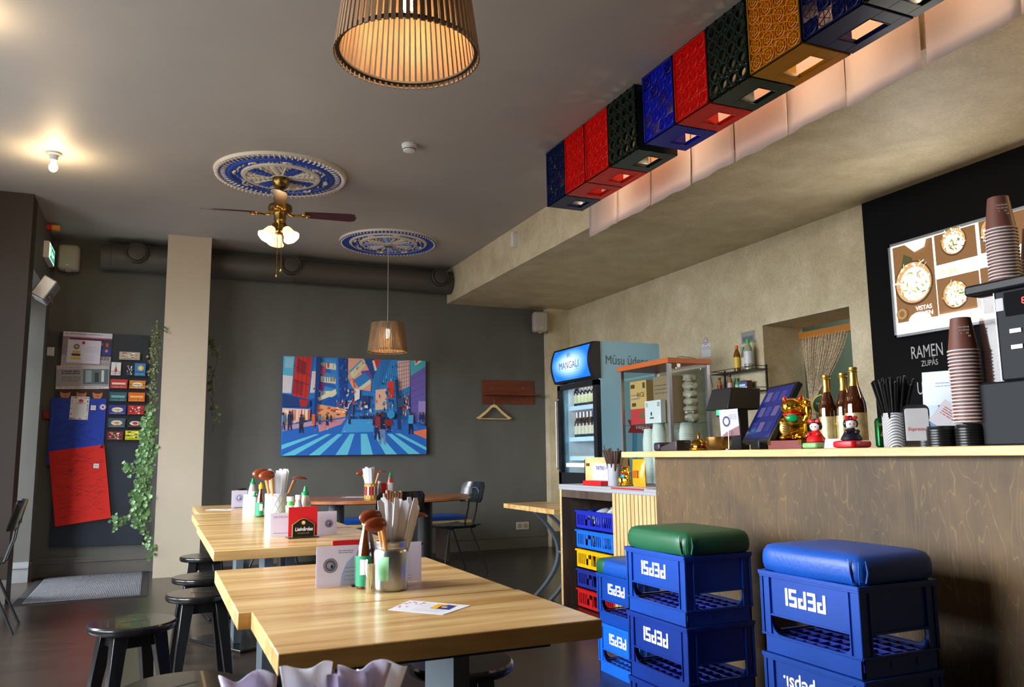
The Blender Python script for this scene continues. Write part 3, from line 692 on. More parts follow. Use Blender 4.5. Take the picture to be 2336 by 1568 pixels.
for k,a in enumerate((R(-55),R(-150),R(95))):
    ca,sa=math.cos(a),math.sin(a)
    base=Vector((ca*.05,sa*.05,-.40)); d=Vector((ca*.62,sa*.62,-.78)).normalized()
    q=Vector((0,0,1)).rotation_difference(d).to_matrix().to_4x4()
    b=MB(); b.xf=Matrix.Translation(base)@q; b.lathe([(.024,-.02),(.026,.03)]); b.done('lamp_socket',M_brassd,t)
    b=MB(); b.xf=Matrix.Translation(base)@q; n=32
    rg=[]
    for r_,z in ((.024,.028),(.036,.045),(.042,.075),(.046,.10),(.058,.125),(.066,.135),(.063,.134),(.054,.122),(.043,.098),(.039,.073),(.033,.047)):
        rg.append([(r_*(1+.02*math.cos(8*2*pi*i/n))*math.cos(2*pi*i/n),r_*(1+.02*math.cos(8*2*pi*i/n))*math.sin(2*pi*i/n),z) for i in range(n)])
    b.loft(rg,cap=False); sh=b.done('lamp_shade',M_shade,t)
    b=MB(); b.xf=Matrix.Translation(base)@q; b.ell((0,0,.075),(.022,.022,.035),12,8); b.done('bulb',M_bulb,t)
    pos=Vector((F0[0],F0[1],CZ-.036))+base+d*.13
    lamp('fan_lamp','POINT',pos,5,(1,.82,.58),.03)
for (x,y,L) in ((.012,-.03,.30),(-.02,-.032,.345)):
    b=MB(); b.tube([(x,y,-.44),(x,y,-.45-L)],.0022,6); b.ell((x,y,-.46-L),(.009,.009,.012),10,8); b.done('pull_chain',M_brass,t)
# pendants
def pendant(label,loc,zb):
    x,y=loc; top=CZ-(.03 if y>5 else .0)
    t=thing('pendant_lamp',label,'pendant lamp',(x,y,zb),0,'slatted wooden pendant lamps')
    rb,rt_,h=.205,.165,.29; n=68
    slat=wood('pendant_slat','#6e5336','#947352',.6,2,sc=(10,10,1))
    b=MB()
    for i in range(n):
        a=2*pi*i/n; ca,sa=math.cos(a),math.sin(a); w=.0060; th=.0025
        def P(r,s,o,z): return (ca*(r+o)-sa*s,sa*(r+o)+ca*s,z)
        b.loft([[P(rb,-w,-th,-.012),P(rb,w,-th,-.012),P(rb,w,th,-.012),P(rb,-w,th,-.012)],[P(rt_,-w,-th,h),P(rt_,w,-th,h),P(rt_,w,th,h),P(rt_,-w,th,h)]])
    b.done('slat_shade',slat,t,smooth=False).__setitem__('label','ring of thin wooden slats')
    dk=mat('dark_hoop','#3a3128',.6)
    for r_,z in ((rb-.003,.0),(rt_-.003,h-.012)):
        b=MB(); b.lathe([(r_-.012,z),(r_,z),(r_,z+.006),(r_-.012,z+.006),(r_-.012,z)],n=68,cap=False); b.done('hoop',dk,t)
    b=MB(); 
    for a in range(3): b.tube([(0,0,h-.02),((rt_-.005)*math.cos(a*2*pi/3),(rt_-.005)*math.sin(a*2*pi/3),h-.01)],.003,6)
    b.done('spider_wire',M_chrome,t)
    MB().lathe([(.022,h-.06),(.022,h-.01),(.008,h+.01)]).done('lamp_holder',M_steel,t)
    bb=MB()
    for dx,dy in ((.014,0),(-.014,0),(0,.014),(0,-.014)): bb.tube([(dx,dy,h-.065),(dx,dy,h-.155)],.0075,8)
    bb.done('bulb',M_bulb,t)
    MB().tube([(0,0,h),(0,0,top-zb)],.0022,6).done('cord',mat('cord_white','#d5d5d0',.5),t)
    MB().lathe([(.042,top-zb),(.042,top-zb-.025),(.012,top-zb-.032)]).done('ceiling_rose',M_chrome,t)
    lamp('pendant_bulb','POINT',(x,y,zb+h-.16),7,(1,.66,.33),.03)
pendant('slatted wooden pendant lamp cropped by the top edge of the picture',(.61,2.10),2.262)
pendant('small-looking slatted wooden pendant lamp hanging before the street picture',(2.165,8.13),2.21)
# bare bulb on ceiling
def bare_bulb(x,y,label):
    t=thing('bare_bulb_lamp',label,'light bulb',(x,y,CZ),0,'bare bulbs on the ceiling')
    MB().lathe([(.05,0),(.048,-.012),(.03,-.02),(.025,-.055),(.018,-.06)]).done('socket',M_white,t)
    MB().lathe([(.013,-.058),(.016,-.075),(.028,-.095),(.031,-.113),(.024,-.133),(.008,-.143)]).done('bulb',M_bulbs,t)
    lamp('bare_bulb_light','POINT',(x,y,CZ-.165),16,(1,.72,.40),.03)
bare_bulb(-.78,6.58,'lit bare bulb on the ceiling at upper left')
lamp('ceiling_bulb_light','POINT',(-1.0,4.55,CZ-.16),9,(1,.72,.40),.03)
t=thing('smoke_detector','white round smoke detector on the ceiling','smoke detector',(1.6,5.45,CZ))
MB().lathe([(.055,0),(.055,-.014),(.05,-.018)]).done('base',M_white,t)
MB().lathe([(.048,-.016),(.05,-.035),(.042,-.05),(.02,-.055)]).done('sensor_head',M_white,t)
MB().lathe([(.0425,-.0372),(.0425,-.0373+.008)],(0,0,0)).sweepring(.047,.003,(0,0,-.040)).done('vent_slot',mat('slot_grey','#33302e',.7),t)
o=MB().box(-.03,.03,-.022,.022,-.075,.075).done('motion_sensor',M_white,loc=(3.165,7.1,3.235),bevel=.01,bseg=3); tag(o,'small white sensor on the side of the beige soffit','sensor')
t=thing('alarm_beacon','small red and amber alarm light at the ceiling above the street door','alarm light',(-1.0,8.62,3.33))
MB().box(-.045,0,-.03,.03,-.025,.03).done('red_base',M_red,t,bevel=.005); MB().box(0,.07,-.028,.028,-.022,.026).done('amber_lens',mat('amber_lens','#e8a040',.3),t,bevel=.006)

# ================================================================== CRATES UNDER THE CEILING
def ceil_crate(label,y0,y1,col,style,x0=2.6):
    """crate on its side: bottom towards -x, one end with a hand hole facing down"""
    w=y1-y0; t=thing('bottle_crate',label,'crate',(x0,y0,2.955),0,'bottle crates hung in a row under the ceiling')
    D=.30; hgt=CZ-2.955-.004
    m=mat('hung_crate_'+col.strip('#')+style,col,.3,noise=.05,trl=.35 if style!='green' else .08)
    b=MB(); e=.006
    b.box(.0,D,.001,.001+e,0,hgt); b.box(0,D,w-e-.001,w-.001,0,hgt); b.box(0,D,.001,w-.001,hgt-e,hgt)
    # bottom end wall with hand hole
    hx0,hx1,hy0,hy1=.13,.245,.08,w-.08
    b.box(0,hx0,.001,w-.001,0,e); b.box(hx1,D,.001,w-.001,0,e); b.box(hx0,hx1,.001,hy0,0,e); b.box(hx0,hx1,hy1,w-.001,0,e)
    b.box(hx0-.006,hx0,hy0-.006,hy1+.006,-.002,.022); b.box(hx1,hx1+.006,hy0-.006,hy1+.006,-.002,.022); b.box(hx0,hx1,hy0-.006,hy0,-.002,.022); b.box(hx0,hx1,hy1,hy1+.006,-.002,.022)
    # rim around face
    for a in ((0,.012,.001,.012,0,hgt),(0,.012,w-.012,w-.001,0,hgt),(0,.012,.001,w-.001,0,.012),(0,.012,.001,w-.001,hgt-.012,hgt)): b.box(*a)
    b.done('shell',m,t,bevel=.0015,bseg=1)
    # base lattice
    b=MB(); nx,nz=4,5; px,pz=(w-.02)/nx,(hgt-.02)/nz; rr=min(px,pz)/2
    cen=[(.01+px*(i+.5),.01+pz*(j+.5)) for i in range(nx) for j in range(nz)]
    if style=='green':
        for cy_,cz_ in cen:
            k=14
            rg=[]
            for xx,rad in ((.0,rr*.98),(.0,rr*.70),(.02,rr*.66),(.02,rr*.98)):
                rg.append([(xx,cy_+rad*math.cos(2*pi*q/k)*(px/2/rr if rad>rr*.9 else 1),cz_+rad*math.sin(2*pi*q/k)*(pz/2/rr if rad>rr*.9 else 1)) for q in range(k)])
            b.loft(rg,cap=False)
        for i in range(nx+1):
            for j in range(nz+1): b.obox((.006,.01+px*i,.01+pz*j),(.012,rr*.62,rr*.62),(pi/4,0,0))
    else:
        n=12
        for idx,(cy_,cz_) in enumerate(cen):
            for f_ in ((.93,.5) if style=='yellow' else (.9,)): b.tube([(.004,cy_+rr*f_*math.cos(2*pi*q/n),cz_+rr*f_*math.sin(2*pi*q/n)) for q in range(n)],.0022,4,closed=True)
            for q in range(3):
                a=q*pi/3+pi/6; b.obox((.004,cy_,cz_),(.003,rr*1.98,.003),(a,0,0)) if style!='yellow' else b.obox((.004,cy_,cz_),(.003,rr*2.2,.002),(a,0,0))
        for cy_,cz_ in ([(.01+px*i,.01+pz*j) for i in range(1,nx) for j in range(1,nz)]):
            b.tube([(.004,cy_+rr*.42*math.cos(2*pi*q/8),cz_+rr*.42*math.sin(2*pi*q/8)) for q in range(8)],.002,4,closed=True)
    b.done('base_lattice',m if style!='yellow' else mat('yellow_lattice','#d99a10',.35),t,smooth=False)
    if style in('red','blue','navy','yellow'):
        # thin moulded floor with bottle openings left between the cells
        b=MB(); c2={'red':'#e81a10','blue':'#2a34e8','navy':'#0d1f66','yellow':'#b8660c'}[style]
        for idx,(cy_,cz_) in enumerate(cen):
            if style in('navy','blue') and idx%3==1: continue
            b.box(.0085,.0105,cy_-px*.47,cy_+px*.47,cz_-pz*.47,cz_+pz*.47)
        b.done('base_plate',mat('crate_floor_'+style,c2,.3,trl=.65),t,smooth=False)
    return t
cc=[('dark-blue bottle crate at the far end of the ceiling row',4.935,5.225,'#0e2358','navy'),
('first red bottle crate from the far end, beside the dark-blue one',4.635,4.93,'#d81812','red'),
('second red bottle crate from the far end, beside a green one',4.32,4.63,'#dd1a14','red'),
('far dark-green bottle crate between red and bright-blue crates',3.985,4.315,'#0c1f17','green'),
('bright-blue bottle crate between green and red crates',3.592,3.905,'#1620b4','blue'),
('large-looking red bottle crate between bright-blue and dark-green crates',3.284,3.587,'#d81812','red'),
('near dark-green bottle crate between red and yellow crates',2.965,3.279,'#0c1f17','green'),
('yellow bottle crate in the ceiling row',2.607,2.960,'#b8860c','yellow'),
('nearest blue bottle crate beside the yellow one, cropped at the top edge',2.262,2.600,'#131c5a','navy'),
('dark-green bottle crate at the near end, cropped by the top edge of the picture',1.93,2.256,'#0c1f17','green')]
for a in cc: ceil_crate(*a)
# light tube behind the crates, on the soffit side
t=thing('tube_light','warm tube light hidden between the crates and the paper sheets','lamp',(3.02,3.55,3.30))
MB().box(-.02,.02,-1.7,1.75,.02,.05).done('housing',M_white,t,smooth=False)
MB().tube([(0,-1.68,0),(0,1.72,0)],.012,10).done('tube',mat('tube_glow','#ffe0b8',.5,emit=19,ecol='#ffc08a'),t)
for yy in (2.1,2.78,3.12,4.15,5.08): lamp('added_streak_point','POINT',(2.97,yy,3.06),1.6,(1,.80,.55),.008)  # added point lights without bulbs, meant to throw streaks through the crate lattice
# paper sheets on the soffit
ysheet=[5.58,5.14,4.675,4.20,3.765,3.31,2.89,2.415,1.97,1.5]
rr=random.Random(5)
pap=mat('pinkish_paper','#c9b5ae',.7,trl=.2,noise=.02,nscale=5)
src=['farthest white paper sheet on the soffit side, hanging beyond the crates','white paper sheet on the soffit side behind the two red crates','white paper sheet on the soffit side below the far green crate','white paper sheet on the soffit side below the bright-blue crate','white paper sheet on the soffit side below the red crate beside the near green one','white paper sheet on the soffit side below the near dark-green crate','white paper sheet on the soffit side below the yellow crate','white paper sheet beside the widest gap, below the nearest blue crate','white paper sheet nearest to the right picture edge on the soffit side']
for i in range(9):
    y1,y0=ysheet[i]-.004,ysheet[i+1]+(.004 if i!=6 else .03); zb=2.865+rr.uniform(-.006,.012); n=10
    b=MB(); g=[]
    for j in range(9):
        z=CZ-.004+(zb-CZ)*j/8
        g.append([b.v((3.165-.006*math.sin(k*1.3+i)*(j/8)**2-.010*(j/8)**3,y0+(y1-y0)*k/n,z+(.0035*math.sin(k*.7+i*2) if j==8 else 0))) for k in range(n+1)])
    for a_,c_ in zip(g,g[1:]):
        for k in range(n): b.f([a_[k],a_[k+1],c_[k+1],c_[k]])
    o=b.done('paper_sheet',pap); sm=o.modifiers.new('thick','SOLIDIFY'); sm.thickness=.0008
    tag(o,src[i],'paper sheet','paper sheets hung on the soffit')

# ================================================================== BACK WALL ITEMS
t=thing('ventilation_duct','grey round ventilation duct with disc outlets along the top of the back wall','air duct',(1.3,9.05,3.19))
MB().lathe([(.132,-1.89),(.138,-1.885),(.138,-1.80),(.134,-1.795),(.134,0),(.138,.01),(.134,.02),(.134,1.80),(.138,1.805),(.138,1.87),(.132,1.88)],rot=(0,pi/2,0),n=40).done('duct_pipe',mat('duct_grey','#4c4844',.5),t)
for x in (-1.56,-.02,1.70):
    MB().lathe([(.098,0),(.106,.055),(.108,.075),(.097,.085),(.09,.08),(.09,.07)],(x,-.10,.02),rot=(R(83),0,0),n=32).done('outlet_ring',mat('duct_dark','#3a3632',.55),t)
    MB().lathe([(.002,.092),(.05,.09),(.082,.082),(.082,.078)],(x,-.10,.02),rot=(R(83),0,0),n=32).done('outlet_disc',mat('duct_disc','#45413d',.5),t)
def speaker(label,loc,rz):
    t=thing('wall_speaker',label,'speaker',loc,rz,'wall speakers')
    MB().ell((0,0,0),(.095,.075,.128),28,16,e1=.28,e2=.3).done('cabinet',M_offw,t)
    MB().ell((0,-.05,0),(.082,.034,.118),28,16,e1=.22,e2=.22).done('grille',mat('grille_beige','#a79d92',.7,bump=.3,bscale=400),t)
    MB().tube([(0,.05,-.1),(0,.12,-.1)],.012).box(-.02,.02,-.02,.02,-.14,-.125).done('bracket',M_offw,t)
    b=MB(); b.box(-.011,.011,-.0895,-.083,-.09,-.082); b.done('badge',M_white,t)
speaker('greyish wall speaker at top left beside the exit sign',(-.88,9.06,3.145),R(-4))
speaker('greyish wall speaker at the right end of the back wall below the soffit',(4.37,9.04,2.775),R(-14))
# exit sign
t=thing('exit_sign','lit green emergency exit sign above the street door','exit sign',(XL,8.66,3.08))
MB().box(0,.05,-.20,.24,-.075,.085).done('housing',M_white,t,bevel=.006)
A=Art((.05,-.20,-.075),(0,1,0),(0,0,1),.44,.16); A.mb.xf=None
A.rect(.03,.05,.97,.95,'#e8fff4').rect(.16,.12,.95,.9,'#12a070').rect(.22,.3,.36,.8,'#e8fff4').poly([(.45,.5),(.62,.25),(.62,.42),(.85,.42),(.85,.58),(.62,.58),(.62,.75)],'#e8fff4')
A.mb.done('lit_face',M_glow1,t,recalc=False,smooth=False)
t=thing('air_curtain','light grey slatted heater unit above the street door','heater',(XL+.02,7.98,2.62))
MB().obox((.07,.1,0),(.12,.30,.20),(0,R(30),0)).done('casing',M_alu,t,smooth=False,bevel=.01)
b=MB()
for k in range(4): b.obox((.115,.1,-.08+.04*k),(.012,.26,.012),(0,R(30),0))
b.done('slats',mat('heater_dark','#6a5a50',.5),t,smooth=False)
o=MB().box(-.035,.03,-.02,.02,-.045,.045).done('wall_switch',M_white,loc=(-1.0,9.178,2.205),bevel=.006); tag(o,'small white control box on the grey wall left of the notice board','switch')
o=MB().box(-.03,.03,-.02,.02,-.035,.035).done('alarm_button',mat('dim_red','#8c1a14',.5),loc=(-1.0,9.178,1.57),bevel=.006); tag(o,'small red alarm button on the wall left of the blue sheet','alarm button')
# double power outlet
t=thing('power_outlet','double power outlet low on the grey back wall','power outlet',(4.16,9.2,.262))
MB().box(-.085,.085,-.012,-.0005,-.045,.045).done('frame',M_offw,t,bevel=.003)
for x in (-.04,.04): MB().lathe([(.031,.0),(.028,-.001),(.026,.006),(.001,.006)],(x,-.0135,0),rot=(-pi/2,0,0)).done('socket',mat('socket_cream','#8f857a',.5),t)
# framed street picture
t=thing('street_picture','blue and red canvas picture of a rainy city crossing on the grey wall','picture',(1.258,9.165,1.145))
MB().box(0,1.645,0,.033,0,1.10).done('canvas_frame',mat('canvas_side','#1d3a6e',.7),t,smooth=False)
A=Art((0,0,0),(1,0,0),(0,0,1),1.645,1.10)
X=lambda x,y:((x-150)/1152,(918-y-(1-(x-150)/1152)*0)/(778-((x-150)/1152)*38+0))
def PX(*pts): return [tuple(min(1,max(0,k)) for k in X(x,y)) for x,y in pts]
def G(c,*pts): A.poly([(min(1,max(0,u)),min(1,max(0,v))) for u,v in PX(*pts)],c)
G('#2f86d8',(143,118),(1303,118),(1303,918),(143,918))
G('#1f66c0',(143,118),(480,118),(640,620),(143,620)); G('#2a7fd6',(560,130),(860,150),(860,620),(600,620))
G('#57b6d8',(150,118),(240,118),(220,440),(143,430)); G('#8cc4dc',(165,150),(232,150),(222,235),(165,235)); G('#d9d4dc',(150,290),(226,300),(214,430),(150,430))
G('#c9302a',(246,122),(372,126),(345,480),(222,450)); G('#8e2430',(262,160),(330,190),(320,290),(252,270)); G('#a02430',(238,320),(312,345),(303,455),(228,430))
for k in range(4): A.line(PX((236+k*34,124),(222+k*34,470)),.004,'#57202c')
A.line(PX((236,215),(362,300)),.006,'#57202c'); A.line(PX((230,330),(352,370)),.006,'#57202c')
G('#2f7cc8',(390,130),(440,130),(425,470),(352,480)); G('#e8d8d0',(372,260),(425,260),(418,430),(360,430))
rr=random.Random(2)
for k in range(3):
    y=190+110*k
    G('#3b8fd0',(445,y-40),(560,y-10),(560,y+70),(445,y+20)); 
    G('#d8dcc0',(440,y),(560,y+20),(560,y+60),(440,y+45)); 
    for j in range(12): G(rr.choice(['#7fc4b8','#e8e0c8','#c04850','#58b0c8','#f0ece0']),(445+9*j,y+6),(453+9*j,y+8),(453+9*j,y+44),(445+9*j,y+42))
G('#c04a78',(440,210),(480,230),(470,300),(436,280)); G('#7a3a8c',(430,340),(475,350),(465,420),(425,410))
G('#e4e0c4',(420,470),(560,400),(570,440),(430,495)); G('#1d58b0',(470,500),(560,450),(640,500),(640,540),(560,530),(470,520))
G('#1d4c9c',(575,140),(650,160),(655,600),(590,470))
for k in range(9): A.line(PX((578,170+30*k),(652,185+34*k)),.004,'#143a86')
G('#e8a890',(655,140),(780,145),(850,300),(840,420),(700,400),(655,320))
G('#3c9cd0',(665,260),(760,170),(800,200),(690,300)); G('#d8d4b0',(660,285),(770,175),(800,210),(700,320))
for j in range(12): x=668+10*j; y=300-10*j; G(rr.choice(['#4aa0c0','#e8e0c0','#b0d0b8','#d87060']),(x,y-12),(x+8,y-20),(x+14,y-2),(x+6,y+6))
G('#6a4aa0',(760,260),(840,250),(850,320),(780,330)); G('#2a80cc',(700,330),(790,270),(850,330),(740,390))
G('#d8dcc8',(740,395),(838,322),(838,360),(760,412)); G('#d86048',(690,320),(700,315),(720,390),(705,390))
G('#1c4a90',(790,150),(868,152),(880,300),(860,320),(820,240)); G('#c03838',(868,152),(922,150),(905,235),(880,240)); G('#f0d8d0',(850,175),(868,175),(890,250),(872,260))
G('#3390dc',(925,150),(1170,158),(1165,600),(860,600),(866,300)); G('#2a78c4',(925,160),(1010,160),(900,430),(866,440),(866,310))
for k in range(14): A.line(PX((940+17*k,155),(885+20*k,560)),.004,'#17508f')
G('#e8b8a8',(1060,180),(1165,165),(1168,380),(1070,420)); 
for k in range(7): A.line(PX((1060,200+32*k),(1166,185+30*k)),.005,'#5878a8')
for k in range(5): A.line(PX((1075+20*k,185),(1080+20*k,400)),.005,'#5878a8')
G('#48b0c0',(1170,160),(1303,162),(1303,230),(1172,300)); G('#f0e4e0',(1205,165),(1270,165),(1262,185),(1210,215)); G('#d04848',(1212,172),(1240,170),(1215,205))
G('#6f62b4',(1172,300),(1303,222),(1303,680),(1180,660)); 
for k in range(5): A.line(PX((1173,330+50*k),(1303,262+58*k)),.003,'#4c4490')
G('#a090d8',(1240,500),(1303,500),(1303,680),(1240,660))
G('#d84038',(975,345),(1030,340),(1040,470),(985,480)); G('#c83c3c',(905,480),(930,480),(930,550),(905,550)); G('#e8c0a8',(880,410),(970,400),(975,560),(880,570))
G('#e8a878',(420,520),(640,560),(640,620),(410,660)); 
for k in range(26): x=410+rr.random()*230; y=540+rr.random()*60; G(rr.choice(['#ffe0c0','#d84830','#f0a060','#fff0d8','#8c4038']),(x,y),(x+20,y+3),(x+20,y+14),(x,y+12))
for k in range(60):
    x=640+rr.random()*520; y=430+rr.random()*190; G(rr.choice(['#d8503c','#2c50a0','#f0d0c0','#40a0d0','#183468','#e88860']),(x,y),(x+9,y),(x+9,y+26),(x,y+26))
G('#ece8ee',(705,400),(750,405),(748,480),(708,500)); G('#284488',(765,455),(825,455),(822,560),(768,560)); G('#f0f0f0',(785,530),(815,530),(815,555),(785,555)); G('#1c58a8',(650,400),(700,400),(700,600),(650,600))
G('#1b3f80',(143,440),(360,490),(360,540),(143,540)); G('#b02c30',(275,480),(350,490),(330,545),(285,540)); G('#f0c8b0',(150,550),(360,560),(360,640),(150,690))
for k in range(20): x=150+rr.random()*200; G(rr.choice(['#d84838','#fff0e0','#4060a8','#e89870']),(x,565),(x+10,565),(x+10,640),(x,650))
for k in range(170):
    zone=rr.choice([(380,150,440,470,['#4f9ad8','#1a4c98','#78b8e0']),(560,150,655,480,['#2c66b8','#12387c','#3f80cc']),(930,170,1060,560,['#4aa0e0','#1d5cac','#6cb8ea','#1a4a90']),(560,480,640,560,['#3a6cb8','#e0a890','#c84840']),(1070,420,1170,600,['#e88870','#f0d0c0','#3060a8','#c04040']),(640,400,700,600,['#c83c3c','#e8e0e0','#2c6cc0','#16407c']),(700,500,860,600,['#2c6cc0','#16407c','#e8e0e0','#e07858'])])
    x=rr.uniform(zone[0],zone[2]-12); y=rr.uniform(zone[1],zone[3]-22); w_=rr.uniform(4,14); h_=rr.uniform(6,24); sl=(x-720)*.02
    G(rr.choice(zone[4]),(x,y),(x+w_,y+sl*.6),(x+w_,y+h_+sl*.6),(x,y+h_))
# street
G('#2368c4',(143,700),(640,620),(900,620),(1303,700),(1303,918),(143,918)); G('#e8785c',(1170,745),(1303,720),(1303,800)); G('#b89cb8',(150,690),(400,650),(420,680),(150,730)); G('#c8889c',(420,670),(640,630),(600,680),(430,740)); G('#3f9ce0',(650,640),(860,640),(860,740),(600,745))
for q in (((143,835),(400,755),(428,757),(143,870)),((190,918),(143,918),(490,755),(525,755),(250,915)),((355,917),(575,755),(615,755),(440,917)),((560,917),(670,755),(708,755),(655,917)),((757,755),(808,755),(858,917),(762,917)),((860,755),(905,757),(1055,917),(960,917)),((970,757),(1010,757),(1250,917),(1150,917)),((1035,755),(1080,755),(1303,865),(1303,890))): G('#63c8e8',*q)
G('#163c86',(398,130),(432,130),(405,700),(385,700)); G('#1a3a72',(1035,330),(1062,330),(1090,725),(1060,725)); G('#35507c',(1055,480),(1110,475),(1110,545),(1060,548)); G('#e86828',(372,600),(396,600),(396,690),(372,690))
def man(x,y,h,shirt,pants,skin='#5a2a30'):
    G(pants,(x-h*.10,y),(x-h*.02,y),(x+h*.02,y-h*.5),(x-h*.10,y-h*.5)); G(pants,(x+h*.06,y),(x+h*.13,y),(x+h*.08,y-h*.5),(x-h*.02,y-h*.5)); G(shirt,(x-h*.12,y-h*.45),(x+h*.11,y-h*.45),(x+h*.12,y-h*.82),(x-h*.10,y-h*.82)); A.ellipse(*X(x,y-h*.9),h*.07/1152*1,h*.085/760,skin,10)
man(930,840,265,'#1a2248','#7088b8'); man(890,800,215,'#8c3440','#2a2a58'); man(985,745,150,'#241c40','#241c40'); man(1168,760,180,'#4aa8dc','#1b1d40'); man(1247,695,110,'#2a3c74','#2a4890'); man(1272,695,110,'#28305c','#2a4890'); man(205,722,150,'#1c2c58','#1c2c58'); man(155,722,140,'#2c78b0','#203060'); man(292,745,150,'#38304c','#1c2440'); man(435,680,80,'#2c80c4','#202c50'); man(490,690,90,'#20284c','#20284c'); man(520,665,60,'#20284c','#20284c'); man(665,680,75,'#2c5078','#1c2848'); man(860,690,90,'#503058','#203058')
A.ellipse(*X(1000,605),.028,.045,'#3898d8'); G('#7c2c38',(945,650),(1010,640),(1020,690),(955,700))
for k in range(22): x=660+rr.random()*180; man(x,640,rr.uniform(18,40),'#1c2c54','#1c2c54')
for k in range(36):
    x=160+rr.random()*1100; y=650+rr.random()*90; G(rr.choice(['#e8907c','#78c4e8','#d05c60','#b0dcf0']),(x,y),(x+rr.uniform(6,26),y-3),(x+16,y+3))
A.mb.done('print',M_paint,t,recalc=False,smooth=False)
# coat rack
t=thing('coat_rack','reddish-brown wooden coat rack with shelf on the grey wall','coat rack',(3.99,9.2,1.745))
MB().box(-.35,.345,-.018,-.0005,0,.297).done('back_board',M_rack,t,smooth=False,bevel=.002)
MB().box(-.34,.38,-.16,-.018,.105,.122).done('shelf',M_rack,t,smooth=False)
for x in (-.22,-.06,.1,.24): MB().tube([(x,-.015,.045),(x,-.06,.04),(x,-.075,.06)],.005,6).done('hook',M_steel,t)
for x in (-.22,.2): MB().lathe([(.006,0),(.004,.003)],(x,-.018,.2),rot=(pi/2,0,0),n=10).done('screw',M_steel,t)
t=thing('coat_hanger','light wooden coat hanger on the left hook of the coat rack','coat hanger',(3.77,9.135,1.745))
b=MB(); pts=[(-.225,-.175),(-.2,-.19),(-.1,-.115),(-.03,-.05),(0,-.04),(.03,-.05),(.1,-.115),(.2,-.19),(.225,-.178)]
up_=[(-.235,-.17),(-.2,-.155),(-.1,-.08),(-.04,-.022),(0,-.005),(.04,-.022),(.1,-.08),(.2,-.155),(.235,-.172)]
for z0,z1 in ((-.008,.008),): b.loft([[(x,z0,z) for x,z in up_]+[(x,z0,z) for x,z in pts[::-1]],[(x,z1,z) for x,z in up_]+[(x,z1,z) for x,z in pts[::-1]]])
b.done('shoulder_bar',M_pine,t)
MB().tube([(-.205,0,-.182),(.205,0,-.186)],.006).done('trouser_bar',M_pine,t)
MB().tube([(0,0,-.01),(0,0,.028),(.012,0,.045),(.004,0,.062),(-.012,0,.055)],.0025,6).done('hook',M_chrome,t)
# ================================================================== NOTICE BOARD AND PAPERS
t=thing('notice_board','tall black notice board on the grey wall left of the beige pillar','notice board',(-.91,9.2,.285))
b=MB(); b.loft([[(0.01,-.03,.0),(.84,-.03,-.01),(.80,-.03,2.125),(-.01,-.03,2.125)],[(0.01,-.002,.0),(.84,-.002,-.01),(.80,-.002,2.125),(-.01,-.002,2.125)]]); b.done('board',mat('board_blueblack','#1c2430',.45,noise=.15,nscale=4),t,smooth=False)
def sheet(name,label,cat,x,z,w,h,y,art,tilt=0,group=None,th=.0012,m=None,parent=None):
    """thin printed sheet hanging on the back wall, lower-left corner (x,z)"""
    b=MB(); b.col('#e8e8ea'); b.box(0,w,0,th,0,h); b.xf=None
    A=Art((0,0,0),(1,0,0),(0,0,1),w,h,b); art(A)
    o=b.done(name,m or M_paint,recalc=False,smooth=False,loc=(x,y,z),rot=(0,tilt,0)); tag(o,label,cat,group); return o
def blur_txt(A,u0,v0,u1,v1,n,c,wd=.004,seed=1): A.lines(u0,v0,u1,v1,n,c,wd,seed,.004)
def a_theatre(A):
    A.rect(0,0,1,1,'#3a3346').rect(0,.86,1,1,'#d9d2e2').rect(.0,.84,1,.87,'#b04a78').rect(0,.30,.14,.84,'#8c8290').rect(.72,.42,1,.62,'#28398c').rect(.78,.66,.82,.74,'#c06a38').rect(.88,.64,.93,.74,'#c06a38').rect(0,.0,1,.38,'#a7a2a8').rect(.1,.2,.6,.42,'#4a587c')
    A.poly([(.2,.24),(.4,.3),(.55,.38),(.3,.4)],'#c9d4e4').poly([(.5,.22),(.6,.3),(.52,.36)],'#e4e8f0'); blur_txt(A,.04,.92,.8,.97,1,'#6a5a80',.006); blur_txt(A,.7,.28,.96,.4,3,'#3a3a44',.008); blur_txt(A,.5,.03,.95,.2,5,'#55505c',.003); A.ellipse(.9,.53,.03,.04,'#d88850')
sheet('theatre_poster','topmost purple and grey event poster on the notice board','poster',-.905,2.03,.445,.385,9.164,a_theatre,R(.8))
def a_grey(A):
    A.rect(0,0,1,1,'#9a989c').rect(0,0,1,.10,'#d6d2da').rect(.5,.2,.98,.85,'#5c6a70').rect(.55,.28,.66,.8,'#8ea0a4').rect(.72,.28,.8,.7,'#33383c').rect(.85,.3,.9,.8,'#c8ced0').rect(0,.86,1,1,'#b8b0b8'); blur_txt(A,.1,.62,.44,.8,2,'#3c3c44',.012); blur_txt(A,.1,.3,.46,.55,5,'#55555e',.004); blur_txt(A,.05,.03,.9,.08,1,'#904848',.005); blur_txt(A,.1,.88,.5,.96,1,'#b04848',.004)
sheet('exhibition_poster','grey photo poster hanging below the purple event poster','poster',-.935,1.83,.475,.235,9.160,a_grey,R(-1.5))
def a_faces(A):
    A.rect(0,0,1,1,'#2a2226')
    for u in (.18,.5,.82): A.ellipse(u,.45,.10,.5,'#c07850').ellipse(u,.75,.115,.3,'#3a2018').ellipse(u-.03,.5,.012,.05,'#402018').ellipse(u+.03,.5,.012,.05,'#402018').rect(u-.03,.22,u+.03,.28,'#a03030')
sheet('faces_poster','dark poster strip with smiling faces above the blue sheet','poster',-.93,1.735,.45,.12,9.168,a_faces)
